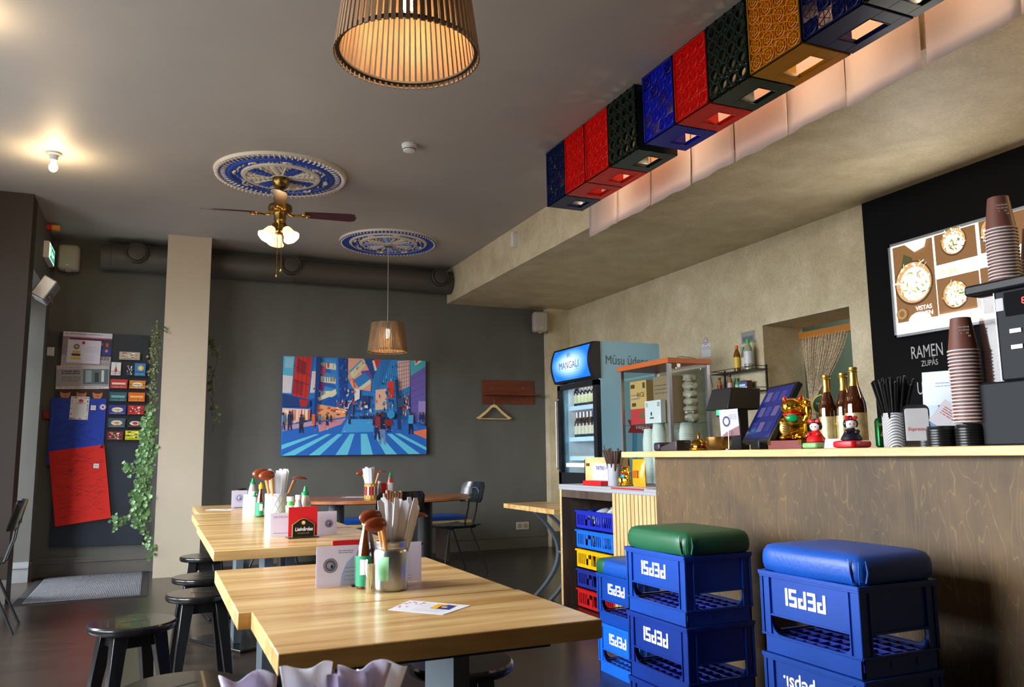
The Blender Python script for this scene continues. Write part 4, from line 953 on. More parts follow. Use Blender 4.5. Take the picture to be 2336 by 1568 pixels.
def a_cert(A):
    A.rect(0,0,1,1,'#d2cee0').rect(.12,.14,.42,.26,'#d8b848').rect(.14,.30,.40,.40,'#3a302c').rect(.16,.42,.38,.52,'#c8a848'); A.ellipse(.27,.70,.09,.12,'#6a6058').ellipse(.27,.70,.05,.07,'#a8a090'); blur_txt(A,.5,.45,.95,.75,6,'#7a7690',.002); blur_txt(A,.55,.1,.85,.35,5,'#9a96ac',.002); A.ellipse(.47,.88,.05,.07,'#b01828')
sheet('certificate_card','white certificate card with red seal pinned over the purple poster','card',-.858,2.10,.30,.235,9.1555,a_cert,R(1.5))
def scrib(A,c,n,seed,x0=.05,x1=.95,y0=.05,y1=.95):
    rr=random.Random(seed)
    for i in range(n):
        u=rr.uniform(x0,x1-.12); v=rr.uniform(y0,y1); pts=[(u,v)]; L=rr.randint(5,12)
        for j in range(L): u+=rr.uniform(.006,.022); v+=rr.uniform(-.012,.014); pts.append((min(u,.98),min(max(v,.02),.98)))
        A.line(pts,.0028,c); A.k-=1
def a_blue(A): A.rect(0,0,1,1,'#16379e'); scrib(A,'#081440',80,4)
sheet('blue_sheet','large blue paper sheet covered in handwriting on the notice board','paper sheet',-.972,1.08,.49,.665,9.155,a_blue,R(.6),th=.002)
MB
def a_red(A): A.rect(0,0,1,1,'#c81c12'); scrib(A,'#5a0c0a',130,9)
sheet('red_sheet','large tilted red paper sheet covered in handwriting on the notice board','paper sheet',-.862,.485,.49,.735,9.148,a_red,R(-7.5),th=.002)
def a_menu(A):
    A.rect(0,0,1,1,'#dcdbe0'); rr=random.Random(4)
    for i in range(44):
        e=rr.random(); s=rr.choice('lrtb'); u,v={'l':(.08,e),'r':(.92,e),'t':(e,.94),'b':(e,.05)}[s]; u=min(max(u,.06),.94); v=min(max(v,.04),.96); A.ellipse(u,v,.035,.02,rr.choice(['#c03030','#30343c','#d88828','#3a6a4a','#2a3a70']),8)
    A.ellipse(.55,.82,.12,.07,'#b01c24'); blur_txt(A,.2,.2,.8,.62,9,'#9a9aa4',.0015); blur_txt(A,.3,.66,.8,.74,2,'#30343c',.003)
sheet('menu_leaflet','white leaflet with dotted border pinned on the blue sheet','leaflet',-.80,1.53,.165,.23,9.1535,a_menu,R(1.5))
def a_sq(A): A.rect(0,0,1,1,'#d4d4dc').rect(.25,.25,.75,.75,'#9aa0ac').rect(.35,.35,.65,.65,'#d4d4dc')
sheet('square_sticker','small white square sticker on the blue sheet','sticker',-.615,1.625,.045,.047,9.1535,a_sq,R(2),th=.0008)
sheet('square_sticker','small white square sticker on the red sheet','sticker',-.56,1.045,.048,.045,9.1445,a_sq,R(3),th=.0008)
def a_rd(A): A.rect(0,0,1,1,'#16379e').ellipse(.5,.5,.5,.5,'#c8ccd8').ellipse(.5,.5,.44,.44,'#b83040').ellipse(.5,.5,.34,.34,'#d8dae4').ellipse(.5,.5,.2,.2,'#3a4a90')
o=MB().col('#c8ccd8').lathe([(.030,0),(.030,.001)],rot=(pi/2,0,0),n=28)
A=Art((-.03,-.001,-.03),(1,0,0),(0,0,1),.06,.06,o); A.ellipse(.5,.5,.46,.46,'#b83040').ellipse(.5,.5,.38,.38,'#d8dae4').ellipse(.5,.5,.2,.2,'#3a4a90')
o=o.done('round_sticker',M_paint,recalc=False,smooth=False,loc=(-.505,9.1540,1.655)); tag(o,'round red and blue badge sticker at the upper right of the blue sheet','sticker')
o=MB().lathe([(.018,0),(.018,.008),(.012,.012)],rot=(pi/2,0,0),n=20).done('magnet',mat('dark_red_magnet','#70101c',.4),loc=(-.50,9.145,1.262)); tag(o,'dark red round magnet at the top right of the red sheet','magnet')
o=MB().tube([(0,0,0),(.012,0,.13)],.004,8).done('pen',mat('pen_blue','#2850c0',.3),loc=(-.955,9.147,1.45)); tag(o,'thin blue pen stuck on the blue sheet','pen')
# leaflet rack
t=thing('leaflet_rack','black wire leaflet rack on the right half of the notice board','leaflet rack',(-.455,9.16,1.31)); t.scale=(.69,1,.84)
b=MB()
for x in (0,.26,.52): b.tube([(x*1.0,-.02,0),(x,-.02,1.0)],.003,6)
for k in range(6): z=.0+.185*k*.835; b.tube([(0,-.05,z+.0),(.52,-.05,z)],.003,6); b.tube([(0,-.05,z+.07),(.52,-.05,z+.07)],.002,6)
for k in range(6):
    z=.185*k*.835
    for x in (0,.13,.26,.39,.52): b.tube([(x,-.015,z),(x,-.05,z),(x,-.05,z+.07)],.0022,6)
b.done('wire_frame',M_blackm,t)
def lf(c,acc,kind):
    def f(A):
        A.rect(0,0,1,1,c); rr=random.Random(hash(kind)%1000 if False else len(kind)*7+ord(kind[0]))
        if kind=='drop': A.poly([(.5,.75),(.36,.4),(.64,.4)],acc).ellipse(.5,.38,.15,.13,acc).line([(.48,.95),(.48,.05)],.004,'#555a60')
        elif kind=='sun': A.ellipse(.55,.62,.28,.22,acc).ellipse(.55,.62,.14,.12,'#f0d880')
        elif kind=='eye': A.ellipse(.5,.5,.34,.26,'#e8e0d0').ellipse(.5,.5,.16,.18,acc)
        elif kind=='band': A.rect(.1,.4,.9,.62,acc); 
        else:
            for i in range(16): u,v=rr.uniform(.05,.8),rr.uniform(.05,.8); A.rect(u,v,u+rr.uniform(.05,.15),v+rr.uniform(.05,.15),acc if i%2 else '#e8e4dc')
        blur_txt(A,.1,.08,.9,.2,1,acc,.004)
    return f
rows=[(1.03,[(.10,.30,'#b0a890','#8c2c24','mosaic','colourful postcard at the top of the leaflet rack',.10)]),
(.80,[(.00,.14,'#dcdcdc','#c02020','drop','white leaflet with a red drop, second row of the rack',.185),(.20,.115,'#16181c','#a8b0b8','mosaic','black leaflet with pale bird, second row of the rack',.16),(.315,.16,'#2b78b8','#d8a850','sun','blue leaflet with a sun, second row of the rack',.18)]),
(.615,[(.00,.245,'#b83028','#f0e8e0','band','red spotted leaflet at the left of the third row',.115),(.255,.235,'#c87818','#d8d0c0','eye','orange leaflet with a pale oval, third row of the rack',.105)]),
(.43,[(.00,.245,'#285868','#88c0b0','band','teal leaflet at the left of the fourth row',.115),(.25,.24,'#d86018','#f8d060','band','bright orange leaflet at the right of the fourth row',.115)]),
(.245,[(.00,.245,'#24308c','#e0c890','eye','purple-red leaflet with an oval badge, fifth row of the rack',.115),(.25,.24,'#a01818','#e86050','mosaic','dark red leaflet at the right of the fifth row',.115)]),
(.06,[(.00,.245,'#38505c','#e0a080','eye','grey-blue leaflet with a face, sixth row of the rack',.115),(.25,.235,'#101018','#c02c48','eye','black leaflet with red lips, sixth row of the rack',.105)]),
(-.115,[(.00,.225,'#6c2018','#c09080','mosaic','brownish red leaflet at the left of the bottom row',.105),(.235,.245,'#c8c808','#202008','mosaic','yellow and black leaflet at the right of the bottom row',.115)])]
for z,its in rows:
    for dx,w,c,acc,kd,lb,h in its: sheet('leaflet',lb,'leaflet',-.449+dx*.69,1.325+(z+.115)*.715,w*.64,h*(.80 if h<.13 else .72),9.125,lf(c,acc,kd),R(.5),'leaflets in the wire rack')
# ================================================================== IVY
def ivy(label,base,paths,dens,m,seed,size=.035):
    rr=random.Random(seed); t=thing('ivy_plant',label,'plant',base)
    b=MB(); sb=MB()
    for P,n,spread in paths:
        sb.tube([(p[0],p[1],p[2]) for p in P],.004,5)
        for i in range(int(n*dens)):
            k=rr.random()*(len(P)-1); j=int(k); f=k-j; p=Vector(P[j]).lerp(Vector(P[j+1]),f)
            p=p+Vector((rr.gauss(0,spread),-abs(rr.gauss(0,spread*.7))-.01,rr.gauss(0,.03)))
            s=size*rr.uniform(.6,1.25)
            e=Euler((rr.uniform(1.0,2.0),rr.uniform(-.8,.8),rr.uniform(-.7,.7))).to_matrix()@Matrix.Rotation(pi+rr.uniform(-.9,.9),3,'Z')
            pts=[(0,-.42,0),(.38,-.52,.05),(.60,-.02,.10),(.36,.26,.03),(0,.55,0),(-.36,.26,.03),(-.60,-.02,.10),(-.38,-.52,.05)]
            vs=[b.v(p+e@(Vector(q)*s)) for q in pts]; c=b.v(p+e@(Vector((0,-.1,-.06))*s))
            for q in range(8): b.f([vs[q],vs[(q+1)%8],c])
    sb.done('stem',M_stem,t); o=b.done('foliage',m,t,recalc=False,smooth=False); return t
ivy('thick green ivy hanging down the left edge of the beige pillar',(0,0,0),[
 ([(-.08,8.70,1.50),(-.08,8.70,1.3),(-.11,8.68,1.0),(-.14,8.66,.75),(-.11,8.66,.5)],560,.033),
 ([(-.07,8.66,1.6),(-.06,8.68,1.2),(-.08,8.66,.8),(-.08,8.66,.55)],380,.028),
 ([(-.1,8.67,1.05),(-.22,8.66,1.03),(-.27,8.66,1.06)],40,.014),
 ([(-.09,8.67,.75),(-.18,8.65,.62),(-.27,8.63,.52),(-.33,8.63,.55)],50,.018),
 ([(-.06,8.66,.6),(-.1,8.65,.48),(-.02,8.65,.35),(.02,8.63,.2)],50,.02)],1,M_leaf,3,.034)
ivy('sparse dry ivy trailing beside the upper left edge of the beige pillar',(0,0,0),[
 ([(-.03,8.66,2.42),(-.05,8.66,2.2),(-.05,8.66,1.95),(-.05,8.66,1.6)],300,.022),([(.03,8.62,2.42),(.06,8.62,2.40)],4,.01),([(-.02,8.68,2.4),(-.08,8.7,2.3)],20,.03)],1,M_leafd,5,.022)
ivy('thin ivy strands on the grey wall right of the beige pillar',(0,0,0),[
 ([(.46,8.85,2.36),(.50,8.83,2.28),(.56,8.82,2.15),(.5,8.83,1.95),(.52,8.83,1.75)],38,.02),([(.5,8.84,1.75),(.55,8.82,1.6),(.53,8.82,1.4)],16,.02)],1,M_leafd,8,.032)

# ================================================================== FRIDGE
t=thing('drink_fridge','tall blue glass-door drink fridge with lit header','fridge',(3.42,5.92,0))
D,Wf,HF=.60,.72,2.075
sky=mat('fridge_blue_print','#8cc0d8',.35,noise=.10,nscale=1.6,stretch=(1,1,.6))
b=MB(); b.box(0,D,0,.03,.02,HF).box(0,D,Wf-.03,Wf,.02,HF).box(0,D-.03,.03,Wf-.03,HF-.03,HF).box(D-.03,D,.03,Wf-.03,.02,HF).box(0,D-.03,.03,Wf-.03,.02,.10)
b.done('cabinet',sky,t,smooth=False)
MB().box(.05,D-.031,.0305,.036,.9,1.74).box(.05,D-.031,Wf-.036,Wf-.0305,.9,1.74).box(D-.036,D-.031,.03,Wf-.03,.9,1.74).box(.05,D-.03,.03,Wf-.03,1.735,1.74).done('inner_liner',mat('liner_white','#e4ecf4',.4,emit=.15,ecol='#cfe4ff'),t,smooth=False)
# header: curved lit box
b=MB(); rg=[]
def hdr(y,e=0):
    pts=[(0+e*0,1.755)]
    for i in range(9): a=i/8; pts.append((-.03-.075*math.sin(pi*(.15+.7*a))-.0+e,1.76+.31*a))
    pts.append((0,2.07)); return [(x,y,z) for x,z in pts]
b.loft([hdr(-.012),hdr(Wf+.012)]); b.done('header_box',M_blkplastic,t)
b=MB(); A=None; n=14
for i in range(n):
    for j in range(24):
        a0,a1=.06+.88*i/n,.06+.88*(i+1)/n; y0,y1=.03+(Wf-.06)*j/24,.03+(Wf-.06)*(j+1)/24
        d=math.hypot((i+.5)/n-.5,((j+.5)/24-.5)*1.0); k=max(0,1-d*1.9)
        c=[.10+.85*k,.36+.62*k,.80+.19*k]; b.c=(*[x**2.2 for x in c],1)
        q=lambda a,y:(-.031-.075*math.sin(pi*(.15+.7*a))-.0015,y,1.76+.31*a)
        b.poly([q(a0,y0),q(a1,y0),q(a1,y1),q(a0,y1)])
b.done('lit_sign',M_glow1,t,recalc=False,smooth=False)
text('sign_text','MANGAĻI',.088,mat('sign_ink','#4a5a7a',.5),(-.1125,Wf/2,1.90),'nx',t,sx=.95,ext=.0003)
b=MB()
for k in range(3): b.tube([(-.1115,Wf/2-.03,1.975+.012*k),(-.1115,Wf/2,1.984+.012*k),(-.1115,Wf/2+.03,1.973+.012*k)],.0022,4)
b.done('wave_mark',mat('sign_ink2','#2a4a80',.5),t)
b=MB(); b.box(-.045,-.005,0,.06,.10,1.745).box(-.045,-.005,Wf-.05,Wf,.10,1.745).box(-.045,-.005,0,Wf,1.70,1.745).box(-.045,-.005,0,Wf,.10,.96); b.done('door_frame',M_blkplastic,t,smooth=False)
MB().box(-.03,-.025,.06,Wf-.05,.96,1.70).done('door_glass',M_glass,t,smooth=False)
MB().tube([(-.05,Wf-.03,.98),(-.075,Wf-.03,1.0),(-.075,Wf-.03,1.6),(-.05,Wf-.03,1.62)],.008).done('door_handle',M_alu,t)
MB().box(-.052,-.046,.05,Wf*.78,1.01,1.045).done('price_rail',M_white,t,smooth=False)
for z in (1.27,1.55,1.10):
    MB().box(.06,D-.05,.04,Wf-.04,z-.008,z).done('shelf',M_alu,t,smooth=False); MB().box(.052,.058,.04,Wf-.04,z-.035,z+.004).done('price_strip',mat('strip','#b8d2ea',.4,emit=.3,ecol='#b8d2ea'),t,smooth=False)
text('side_lettering','Mūsu ūdens',.108,mat('side_ink','#4f5a60',.5),(.05,-.0008,1.91),'ny',t,ext=.0003,sx=.80,align='LEFT')
b=MB()
A=Art((0,-.0002,.9),(1,0,0),(0,0,1),D,1.1,b)
A.poly([(.55,0),(.50,.2),(.52,.38),(.60,.55),(.75,.62),(1,.66),(1,0)],'#4f9ccb').poly([(.62,0),(.56,.2),(.58,.38),(.66,.5),(.8,.57),(1,.6),(1,0)],'#86bddb').line([(.53,.0),(.49,.2),(.51,.38),(.59,.55),(.7,.61)],.006,'#2a62b0')
A.poly([(.42,.36),(.85,.355),(.85,.45),(.42,.46),(.47,.41)],'#a82832'); b.done('side_print',M_gloss,t,recalc=False,smooth=False)
text('ribbon_text','negāz',.062,M_whitep,(.405,-.0030,1.348),'ny',t,ext=.0003)
lamp('fridge_light','AREA',(3.62,6.28,1.73),3.5,(.82,.92,1),.35,(0,0,0),.4)
def bottle_mb(h,rb,rn,body=.55,n=20,neck=.75):
    return [(rb*.9,0),(rb,.004),(rb,h*body),(rb*.93,h*(body+.06)),(rn*1.25,h*neck),(rn,h*(neck+.06)),(rn,h*.965),(rn*1.15,h*.967),(rn*1.15,h*.99),(rn*.9,h)]
def beer(label,loc,lab,cap,group):
    t=thing('beer_bottle',label,'bottle',loc,0,group)
    MB().lathe(bottle_mb(.225,.030,.0125)).done('glass_body',mat('dark_beer_glass','#2a140a',.1,coat=.5),t)
    MB().lathe([(.0305,.03),(.0306,.105)],cap=False).done('label',lab,t)
    MB().lathe([(.0145,.180),(.0152,.215),(.0155,.228),(.001,.229)]).done('cap_foil',cap,t)
    return t
labA=mat('beige_label','#c8c8a0',.5); labB=mat('white_gold_label','#d8d0b8',.5); capA=mat('dark_cap','#2c2c34',.4); capB=mat('silver_cap','#b8bcc8',.3,metal=.6)
pA=beer('dark beer bottle with beige label on the upper fridge shelf',(3.53,6.02,1.55),labA,capA,'beer bottles on the upper fridge shelf')
for i in range(1,9): dup(pA,(3.53+.0*i,6.02+.066*i,1.55),.3*i)
pB=beer('dark beer bottle with silver neck on the lower fridge shelf',(3.53,6.02,1.27),labB,capB,'beer bottles on the lower fridge shelf')
for i in range(1,9): dup(pB,(3.53,6.02+.066*i,1.27),.3*i)

# ================================================================== GLASS DISPLAY CABINET
gx,gy,gz,gw,gl,gh=3.195,4.60,.895,.345,.645,.875
t=thing('glass_cabinet','glass display cabinet with orange-brown top on the low counter','display cabinet',(gx,gy,gz))
b=MB()
for x in (0,gw-.025):
    for y in (0,gl-.025): b.box(x,x+.025,y,y+.025,0,gh-.035)
b.box(0,gw,0,gl,0,.012)
b.done('frame',M_alu,t,smooth=False)
MB().box(-.012,gw+.006,-.012,gl+.012,gh-.036,gh).done('top_panel',mat('orange_brown_laminate','#b25a26',.4),t,bevel=.002)
for nm_,a in (('front_glass',(.004,.008,.025,gl-.025)),('back_glass',(gw-.012,gw-.008,.025,gl-.025)),('side_glass',(.025,gw-.025,.006,.010)),('far_glass',(.025,gw-.025,gl-.010,gl-.006))):
    MB().box(a[0],a[1],a[2],a[3],.012,gh-.037).done(nm_,M_glass,t,smooth=False)
MB().box(.012,gw-.012,.012,gl-.012,.43,.435).done('glass_shelf',thinglass('green_glass',(.8,.93,.88)),t,smooth=False)
for x in (.06,gw-.08): MB().lathe([(.006,0),(.005,.005)],(x,.004,gh-.07),rot=(pi/2,0,0),n=10).done('screw',M_chrome,t)
MB().tube([(gw*.5,gl*.4,gh),(gw*.55,gl*.2,gh+.03),(gw*.8,.1,gh+.02),(gw+.01,.04,gh-.01),(gw+.02,.0,gh-.2)],.002,5).done('cable',M_blackm,t)
def box_item(name,label,cat,loc,sz,rz,art,c='#c8a060',group=None):
    b=MB().col(c).box(0,sz[0],0,sz[1],0,sz[2]); A=Art((0,0,0),(0,-1,0),(0,0,1),1,sz[2],b)
    A.o=Vector((0,sz[1],0)); A.w=sz[1]; A.U=Vector((0,-1,0)); A.N=Vector((-1,0,0)); art(A)
    o=b.done(name,M_paint,recalc=False,smooth=False,loc=loc,rot=(0,0,rz)); return tag(o,label,cat,group)
zs_=gz+.436
def a_rice(A): A.rect(0,0,1,.36,'#b83034').rect(.55,.14,.85,.26,'#6a5a30'); blur_txt(A,.05,.55,.6,.72,2,'#5a5a8c',.006); A.rect(.78,.82,.92,.95,'#4a3a20').rect(.05,.84,.3,.93,'#4a3a20').rect(.1,.42,.35,.5,'#4a3a20')
box_item('noodle_box','yellow-brown and red carton in the glass cabinet','carton',(gx+.05,gy+.36,zs_),(.12,.22,.32),0,a_rice)
text('carton_lettering','RICE',.05,mat('ink_dark','#3a3030',.5),(-.0014,.075,.215),'nx',bpy.data.objects['noodle_box'],ext=.0002)
box_item('brown_carton','plain brown carton behind the white box in the glass cabinet','carton',(gx+.07,gy+.10,zs_),(.12,.20,.33),0,lambda A:(A.rect(0,0,1,1,'#8c7458'),blur_txt(A,.1,.6,.9,.85,3,'#4a3a30',.006)),'#8c7458')
box_item('white_box','white tea-bag box behind the front glass of the cabinet','carton',(gx+.02,gy+.14,zs_),(.04,.20,.16),0,lambda A:(A.rect(0,0,1,1,'#d8dade').ellipse(.4,.42,.05,.09,'#222226').rect(.3,.2,.55,.27,'#44444a').rect(.78,.72,.94,.92,'#9a9ca0').rect(.06,.72,.2,.92,'#b0b2b6')),'#d8dade')
rr=random.Random(6)
for i in range(6):
    b=MB(); b.ell((0,0,0),(.065,.075,.034),18,10,e1=.8)
    for v in b.bm.verts: v.co+=Vector((rr.uniform(-.006,.006),)*3)
    o=b.done('noodle_bag',mat('noodle_bag_film','#c4bba8',.25,noise=.3,nscale=20,bump=.8,bscale=50),loc=(gx+.24+.01*rr.random(),gy+.11+.02*rr.random(),zs_+.035+.055*i)); tag(o,'plastic-wrapped noodle pack in the heap inside the glass cabinet','noodle pack','noodle packs in the glass cabinet')
for i in range(7):
    b=MB(); b.ell((0,0,0),(.05,.09,.022),18,8,e1=.5,e2=.5)
    for v in b.bm.verts: v.co+=Vector((0,0,rr.uniform(-.003,.003)))
    o=b.done('paper_bag_pack',mat('folded_bag_pack','#9a9c92',.5,noise=.2,nscale=18),loc=(gx+.12,gy+.075,zs_+.023+.044*i)); o.location=(gx+.255,gy+.31,zs_+.023+.044*i); tag(o,'grey-green wrapped bundle in the tall stack inside the glass cabinet','bundle','wrapped bundles in the glass cabinet')
def tub(label,group):
    b=MB(); b.lathe([(.038,0),(.040,.003),(.050,.075),(.053,.076),(.053,.081),(.049,.081),(.047,.076),(.037,.005)],n=28,cap=False); o=b.done('paper_tub',mat('white_paper_tub','#d4d6d2',.5)); return tag(o,label,'paper cup',group)
def tubstack(x,y,n,label,group,dz=.0145,up=True,proto=[None]):
    o0=tub(label,group)
    for i in range(n):
        o=o0 if i==0 else dup(o0,(0,0,0))
        o.location=(x,y,gz+.0135+dz*i+(.081 if not up else 0)); o.rotation_euler=(0 if up else pi,0,0)
tubstack(gx+.065,gy+.24,24,'white paper tub in the tallest stack behind the front glass','paper tubs in the tall middle stack',up=False,dz=.0150)
tubstack(gx+.065,gy+.36,22,'white paper tub in the stack left of the tallest one','paper tubs in the left stack',up=False)
tubstack(gx+.19,gy+.09,23,'white paper tub in the stack at the right side of the cabinet','paper tubs in the right stack',up=False,dz=.0155)
tubstack(gx+.26,gy+.28,21,'white paper tub in the stack at the back of the cabinet','paper tubs in the back stack',up=False,dz=.0155)
b0=None
for i in range(18):  # these flat square pieces are container lids, not trays
    if b0 is None: b0=MB().box(-.05,.05,-.05,.05,0,.0085).done('paper_lid',mat('lid_white','#d0d2cc',.5),bevel=.002); tag(b0,'square white paper lid in the flat stack inside the glass cabinet','tray','white lids stacked in the cabinet'); o=b0
    else: o=dup(b0,(0,0,0))
    o.location=(gx+.08,gy+.09,gz+.0135+.0105*i) if i<10 else (gx+.27,gy+.16,gz+.0135+.0105*(i-10))

# ================================================================== LOW COUNTER ITEMS (top z .895)
zc=.895
t=thing('wooden_box','pale wooden box with hand hole on the low counter','wooden box',(3.06,5.18,zc))
b=MB(); b.box(0,.16,.0,.40,0,.012); b.box(0,.012,0,.40,0,.185).box(.148,.16,0,.40,0,.185).box(0,.16,0,.012,0,.185); b.box(0,.16,.388,.40,0,.185).box(0,.16,0,.40,.185,.20); b.done('box_body',M_pine,t,smooth=False)
MB().obox((-.0008,.345,.145),(.0012,.055,.022),(0,0,0)).done('hand_hole',mat('hole_brown','#5a3410',.8),t,smooth=False)
b=MB().col('#c9c5d4'); b.box(-.004,-.0005,.0,.27,.0,.155); A=Art((-.004,.27,0),(0,-1,0),(0,0,1),.27,.155,b); A.lines(.2,.72,.9,.86,2,'#6a70a0',.004,3,.01).line([(.45,.05),(.55,.35),(.75,.5),(.98,.5)],.002,'#8c90b4'); b.done('paper_label',M_paint,t,recalc=False,smooth=False).__setitem__('label','pale lilac paper menu panel')
text('label_lettering','TKTKI',.045,mat('ink_lilac','#4a5494',.5),(-.0052,.15,.118),'nx',t,ext=.0002)
o=MB().box(0,.10,-.13,.13,0,.032).done('red_box',mat('red_card','#c01418',.45),loc=(2.90,5.19,zc+.001),bevel=.002); tag(o,'flat bright red box lying in front of the wooden box','box')
def holder_cup(name,label,loc,r,h,m):
    t=thing(name,label,'cup',loc); MB().lathe([(r*.96,0),(r,.004),(r,h),(r-.003,h),(r-.003,.006),(.001,.006)],n=36,cap=False).done('cup_wall',m,t); return t
holder_cup('straw_cup','round pale grey cup holding brown straws on the low counter',(3.0,5.035,zc),.046,.155,mat('grey_glazed_cup','#a8acb2',.4,noise=.05,bump=.3,bscale=80))
def straws(label,group,loc,n,L,r,m,spread,seed,cr,base=.01,cat='straw',name='drinking_straw',lean=(0,0)):
    rr=random.Random(seed); o0=None
    for i in range(n):
        if o0 is None: o0=MB().tube([(0,0,0),(0,0,L)],r,7).done(name,m); tag(o0,label,cat,group); o=o0
        else: o=dup(o0,(0,0,0))
        a=2*pi*(i/n)+rr.uniform(-.3,.3); q=rr.uniform(.25,1)*cr
        sx_=q*math.cos(a)*.55; sy_=q*math.sin(a)*.55; tx,ty=math.cos(a)*spread*q/cr+lean[0],math.sin(a)*spread*q/cr+lean[1]
        d=Vector((tx,ty,1)).normalized(); e=Vector((0,0,1)).rotation_difference(d).to_euler()
        o.location=(loc[0]+sx_*.6,loc[1]+sy_*.6,loc[2]+base); o.rotation_euler=e; o.scale=(1,1,rr.uniform(.92,1.05))
M_choc=mat('chocolate_straw','#4a2c22',.4)
straws('brown straw standing in the pale grey cup on the low counter','brown straws in the grey cup',(3.0,5.035,zc),15,.25,.0065,M_choc,.32,3,.04)
straws('single long thin brown straw leaning far left in the grey cup','long straw',(3.0,5.05,zc),1,.31,.004,M_choc,0,3,.01,lean=(0,.45))

# lucky cat
def cat(label,loc,s,rz,gem='#0a8c50',name='lucky_cat',detail=True,group='golden lucky cats'):
    t=thing(name,label,'figurine',loc,rz,group); t.scale=(s,s,s)
    b=MB(); E=b.ell   # unit height ~1, faces -y
    E((0,.02,.25),(.30,.25,.27)); E((0,.03,.44),(.24,.20,.20)); E((0,.0,.70),(.255,.215,.195)); 
    for x in (-.15,.15): b.lathe([(.09,0),(.055,.09),(.012,.17)],(x,.02,.80),n=12,rot=(0,.25 if x>0 else -.25,0),sy=.6)
    E((-.0,-.19,.665),(.10,.07,.06)); 
    for x in (-.17,.17): E((x,-.16,.06),(.12,.17,.065))
    E((.26,-.06,.45),(.085,.08,.14),rot=(0,.4,0)); E((.31,-.1,.62),(.075,.075,.18)); E((.30,-.14,.78),(.075,.075,.085))
    E((-.20,-.17,.36),(.075,.12,.10)); E((0,.05,.04),(.33,.27,.05)); E((-.2,.22,.2),(.06,.06,.2))
    body=b.done('body',M_gold,t); r=body.modifiers.new('remesh','REMESH'); r.mode='VOXEL'; r.voxel_size=.018; r.use_smooth_shade=True
    sm=body.modifiers.new('smooth','SMOOTH'); sm.iterations=4
    MB().tube([(.195*math.cos(2*pi*i/24),.165*math.sin(2*pi*i/24)+.0,.545) for i in range(24)],.024,8,closed=True).done('collar',mat('cat_red','#d01818',.3),t)
    b=MB(); b.ell((0,-.20,.46),(.13,.045,.085)); b.done('bib',mat('cat_bib_'+gem.strip('#'),gem,.2),t)
    for x in (-.15,.15): MB().ell((x*1.05,-.045,.865),(.032,.02,.06),rot=(0,.25 if x>0 else -.25,0)).done('ear_lining',mat('cat_red','#d01818',.3),t)
    b=MB(); b.ell((-.14,-.285,.245),(.115,.03,.15),20,10); b.done('coin',M_goldf,t)
    for k in range(4): MB().obox((-.14,-.316,.33-.05*k),(.10,.006,.018),(0,.3,0)).done('coin_character',mat('coin_dark','#5a3c08',.4),t,smooth=False)
    for x in (-.085,.085): MB().ell((x,-.198,.735),(.022,.012,.03)).done('eye',mat('eye_black','#141008',.2),t)
    MB().ell((0,-.262,.69),(.018,.012,.012)).done('nose',mat('nose_brown','#5a2008',.3),t)
    return t
cat('tiny golden lucky cat on the low counter beside the grey straw cup',(3.03,4.93,zc+.001),.148,R(-75),'#1090a0')
# paper menu, pouch
o=MB().box(0,.24,-.42,0,0,.0015).done('paper_menu',M_paper,loc=(2.87,4.86,zc+.0005),rot=(0,0,R(2))); tag(o,'white paper menu lying on the low counter by the bamboo slats','menu')
o=MB().box(-.004,.0,-.40,0,-.010,.001).done('red_strip',mat('menu_red','#a83038',.5),loc=(2.853,4.83,zc+.0005)); tag(o,'thin red edge strip along the counter above the bamboo slats','strip')
t=thing('snack_pouch','orange-yellow foil pouch standing by the glass cabinet under the bar top','pouch',(3.02,4.74,zc+.001))
b=MB(); n=12
rg=[[(.03*k*math.sin(2*pi*i/n)+0,.075*math.cos(2*pi*i/n)*w,z) for i in range(n)] for k,w,z in ((.2,1,.0),(.8,1.0,.02),(1,.96,.08),(.7,1,.14),(.15,1.05,.175),(.1,1.06,.185))]
b.loft(rg); b.done('pouch_body',mat('orange_foil','#e39a12',.3,noise=.15,nscale=25,bump=.5,bscale=40),t)
MB().box(-.033,-.03,-.03,.03,.06,.11).done('print',mat('pouch_print','#a85808',.4),t,smooth=False)
t=thing('tasting_glasses','small clear stemmed glass group beside the glass cabinet','glass',(3.08,4.88,zc)) 
for y in (-.03,.04): MB().lathe([(.02,0),(.02,.003),(.004,.006),(.004,.04),(.02,.055),(.024,.10),(.023,.10),(.018,.057)],(0,y,0),cap=False).done('glass_bowl',M_glass,t)
# ================================================================== SERVICE DOORWAY CURTAIN
t=thing('string_curtain','beige string curtain gathered to the left in the service doorway','curtain',(5.2,5.0,0))
MB().box(0,.03,-.47,.48,2.10,2.165).done('curtain_rail',mat('orange_rail','#b5742c',.45),t,smooth=False)
b=MB(); rr=random.Random(12)
for i in range(46):
    f=i/45; y0=.45-.52*f+rr.uniform(-.005,.005); y1=.395-.06*f
    pts=[]
    for j in range(9):
        k=j/8; q=k**1.35 if f>.5 else k**.9
        pts.append((.012+.012*math.sin(i*2.1),y0+(y1-y0)*q,2.12-.56*k))
    pts.append((.015,y1-.005,1.2)); b.tube(pts,.0042+.001*rr.random(),5)
o=b.done('gathered_strands',mat('beige_string','#b8a68a',.7,noise=.5,nscale=60),t); o['kind']='stuff'
b=MB()
for i in range(11):
    y0=-.12-.032*i; b.tube([(.012,y0,2.12),(.015,y0-.05-.01*i,1.9),(.015,y0-.10-.012*i,1.6),(.015,y0-.12,1.3)],.0042,5)
o=b.done('loose_strands',MATS['beige_string'],t); o['kind']='stuff'
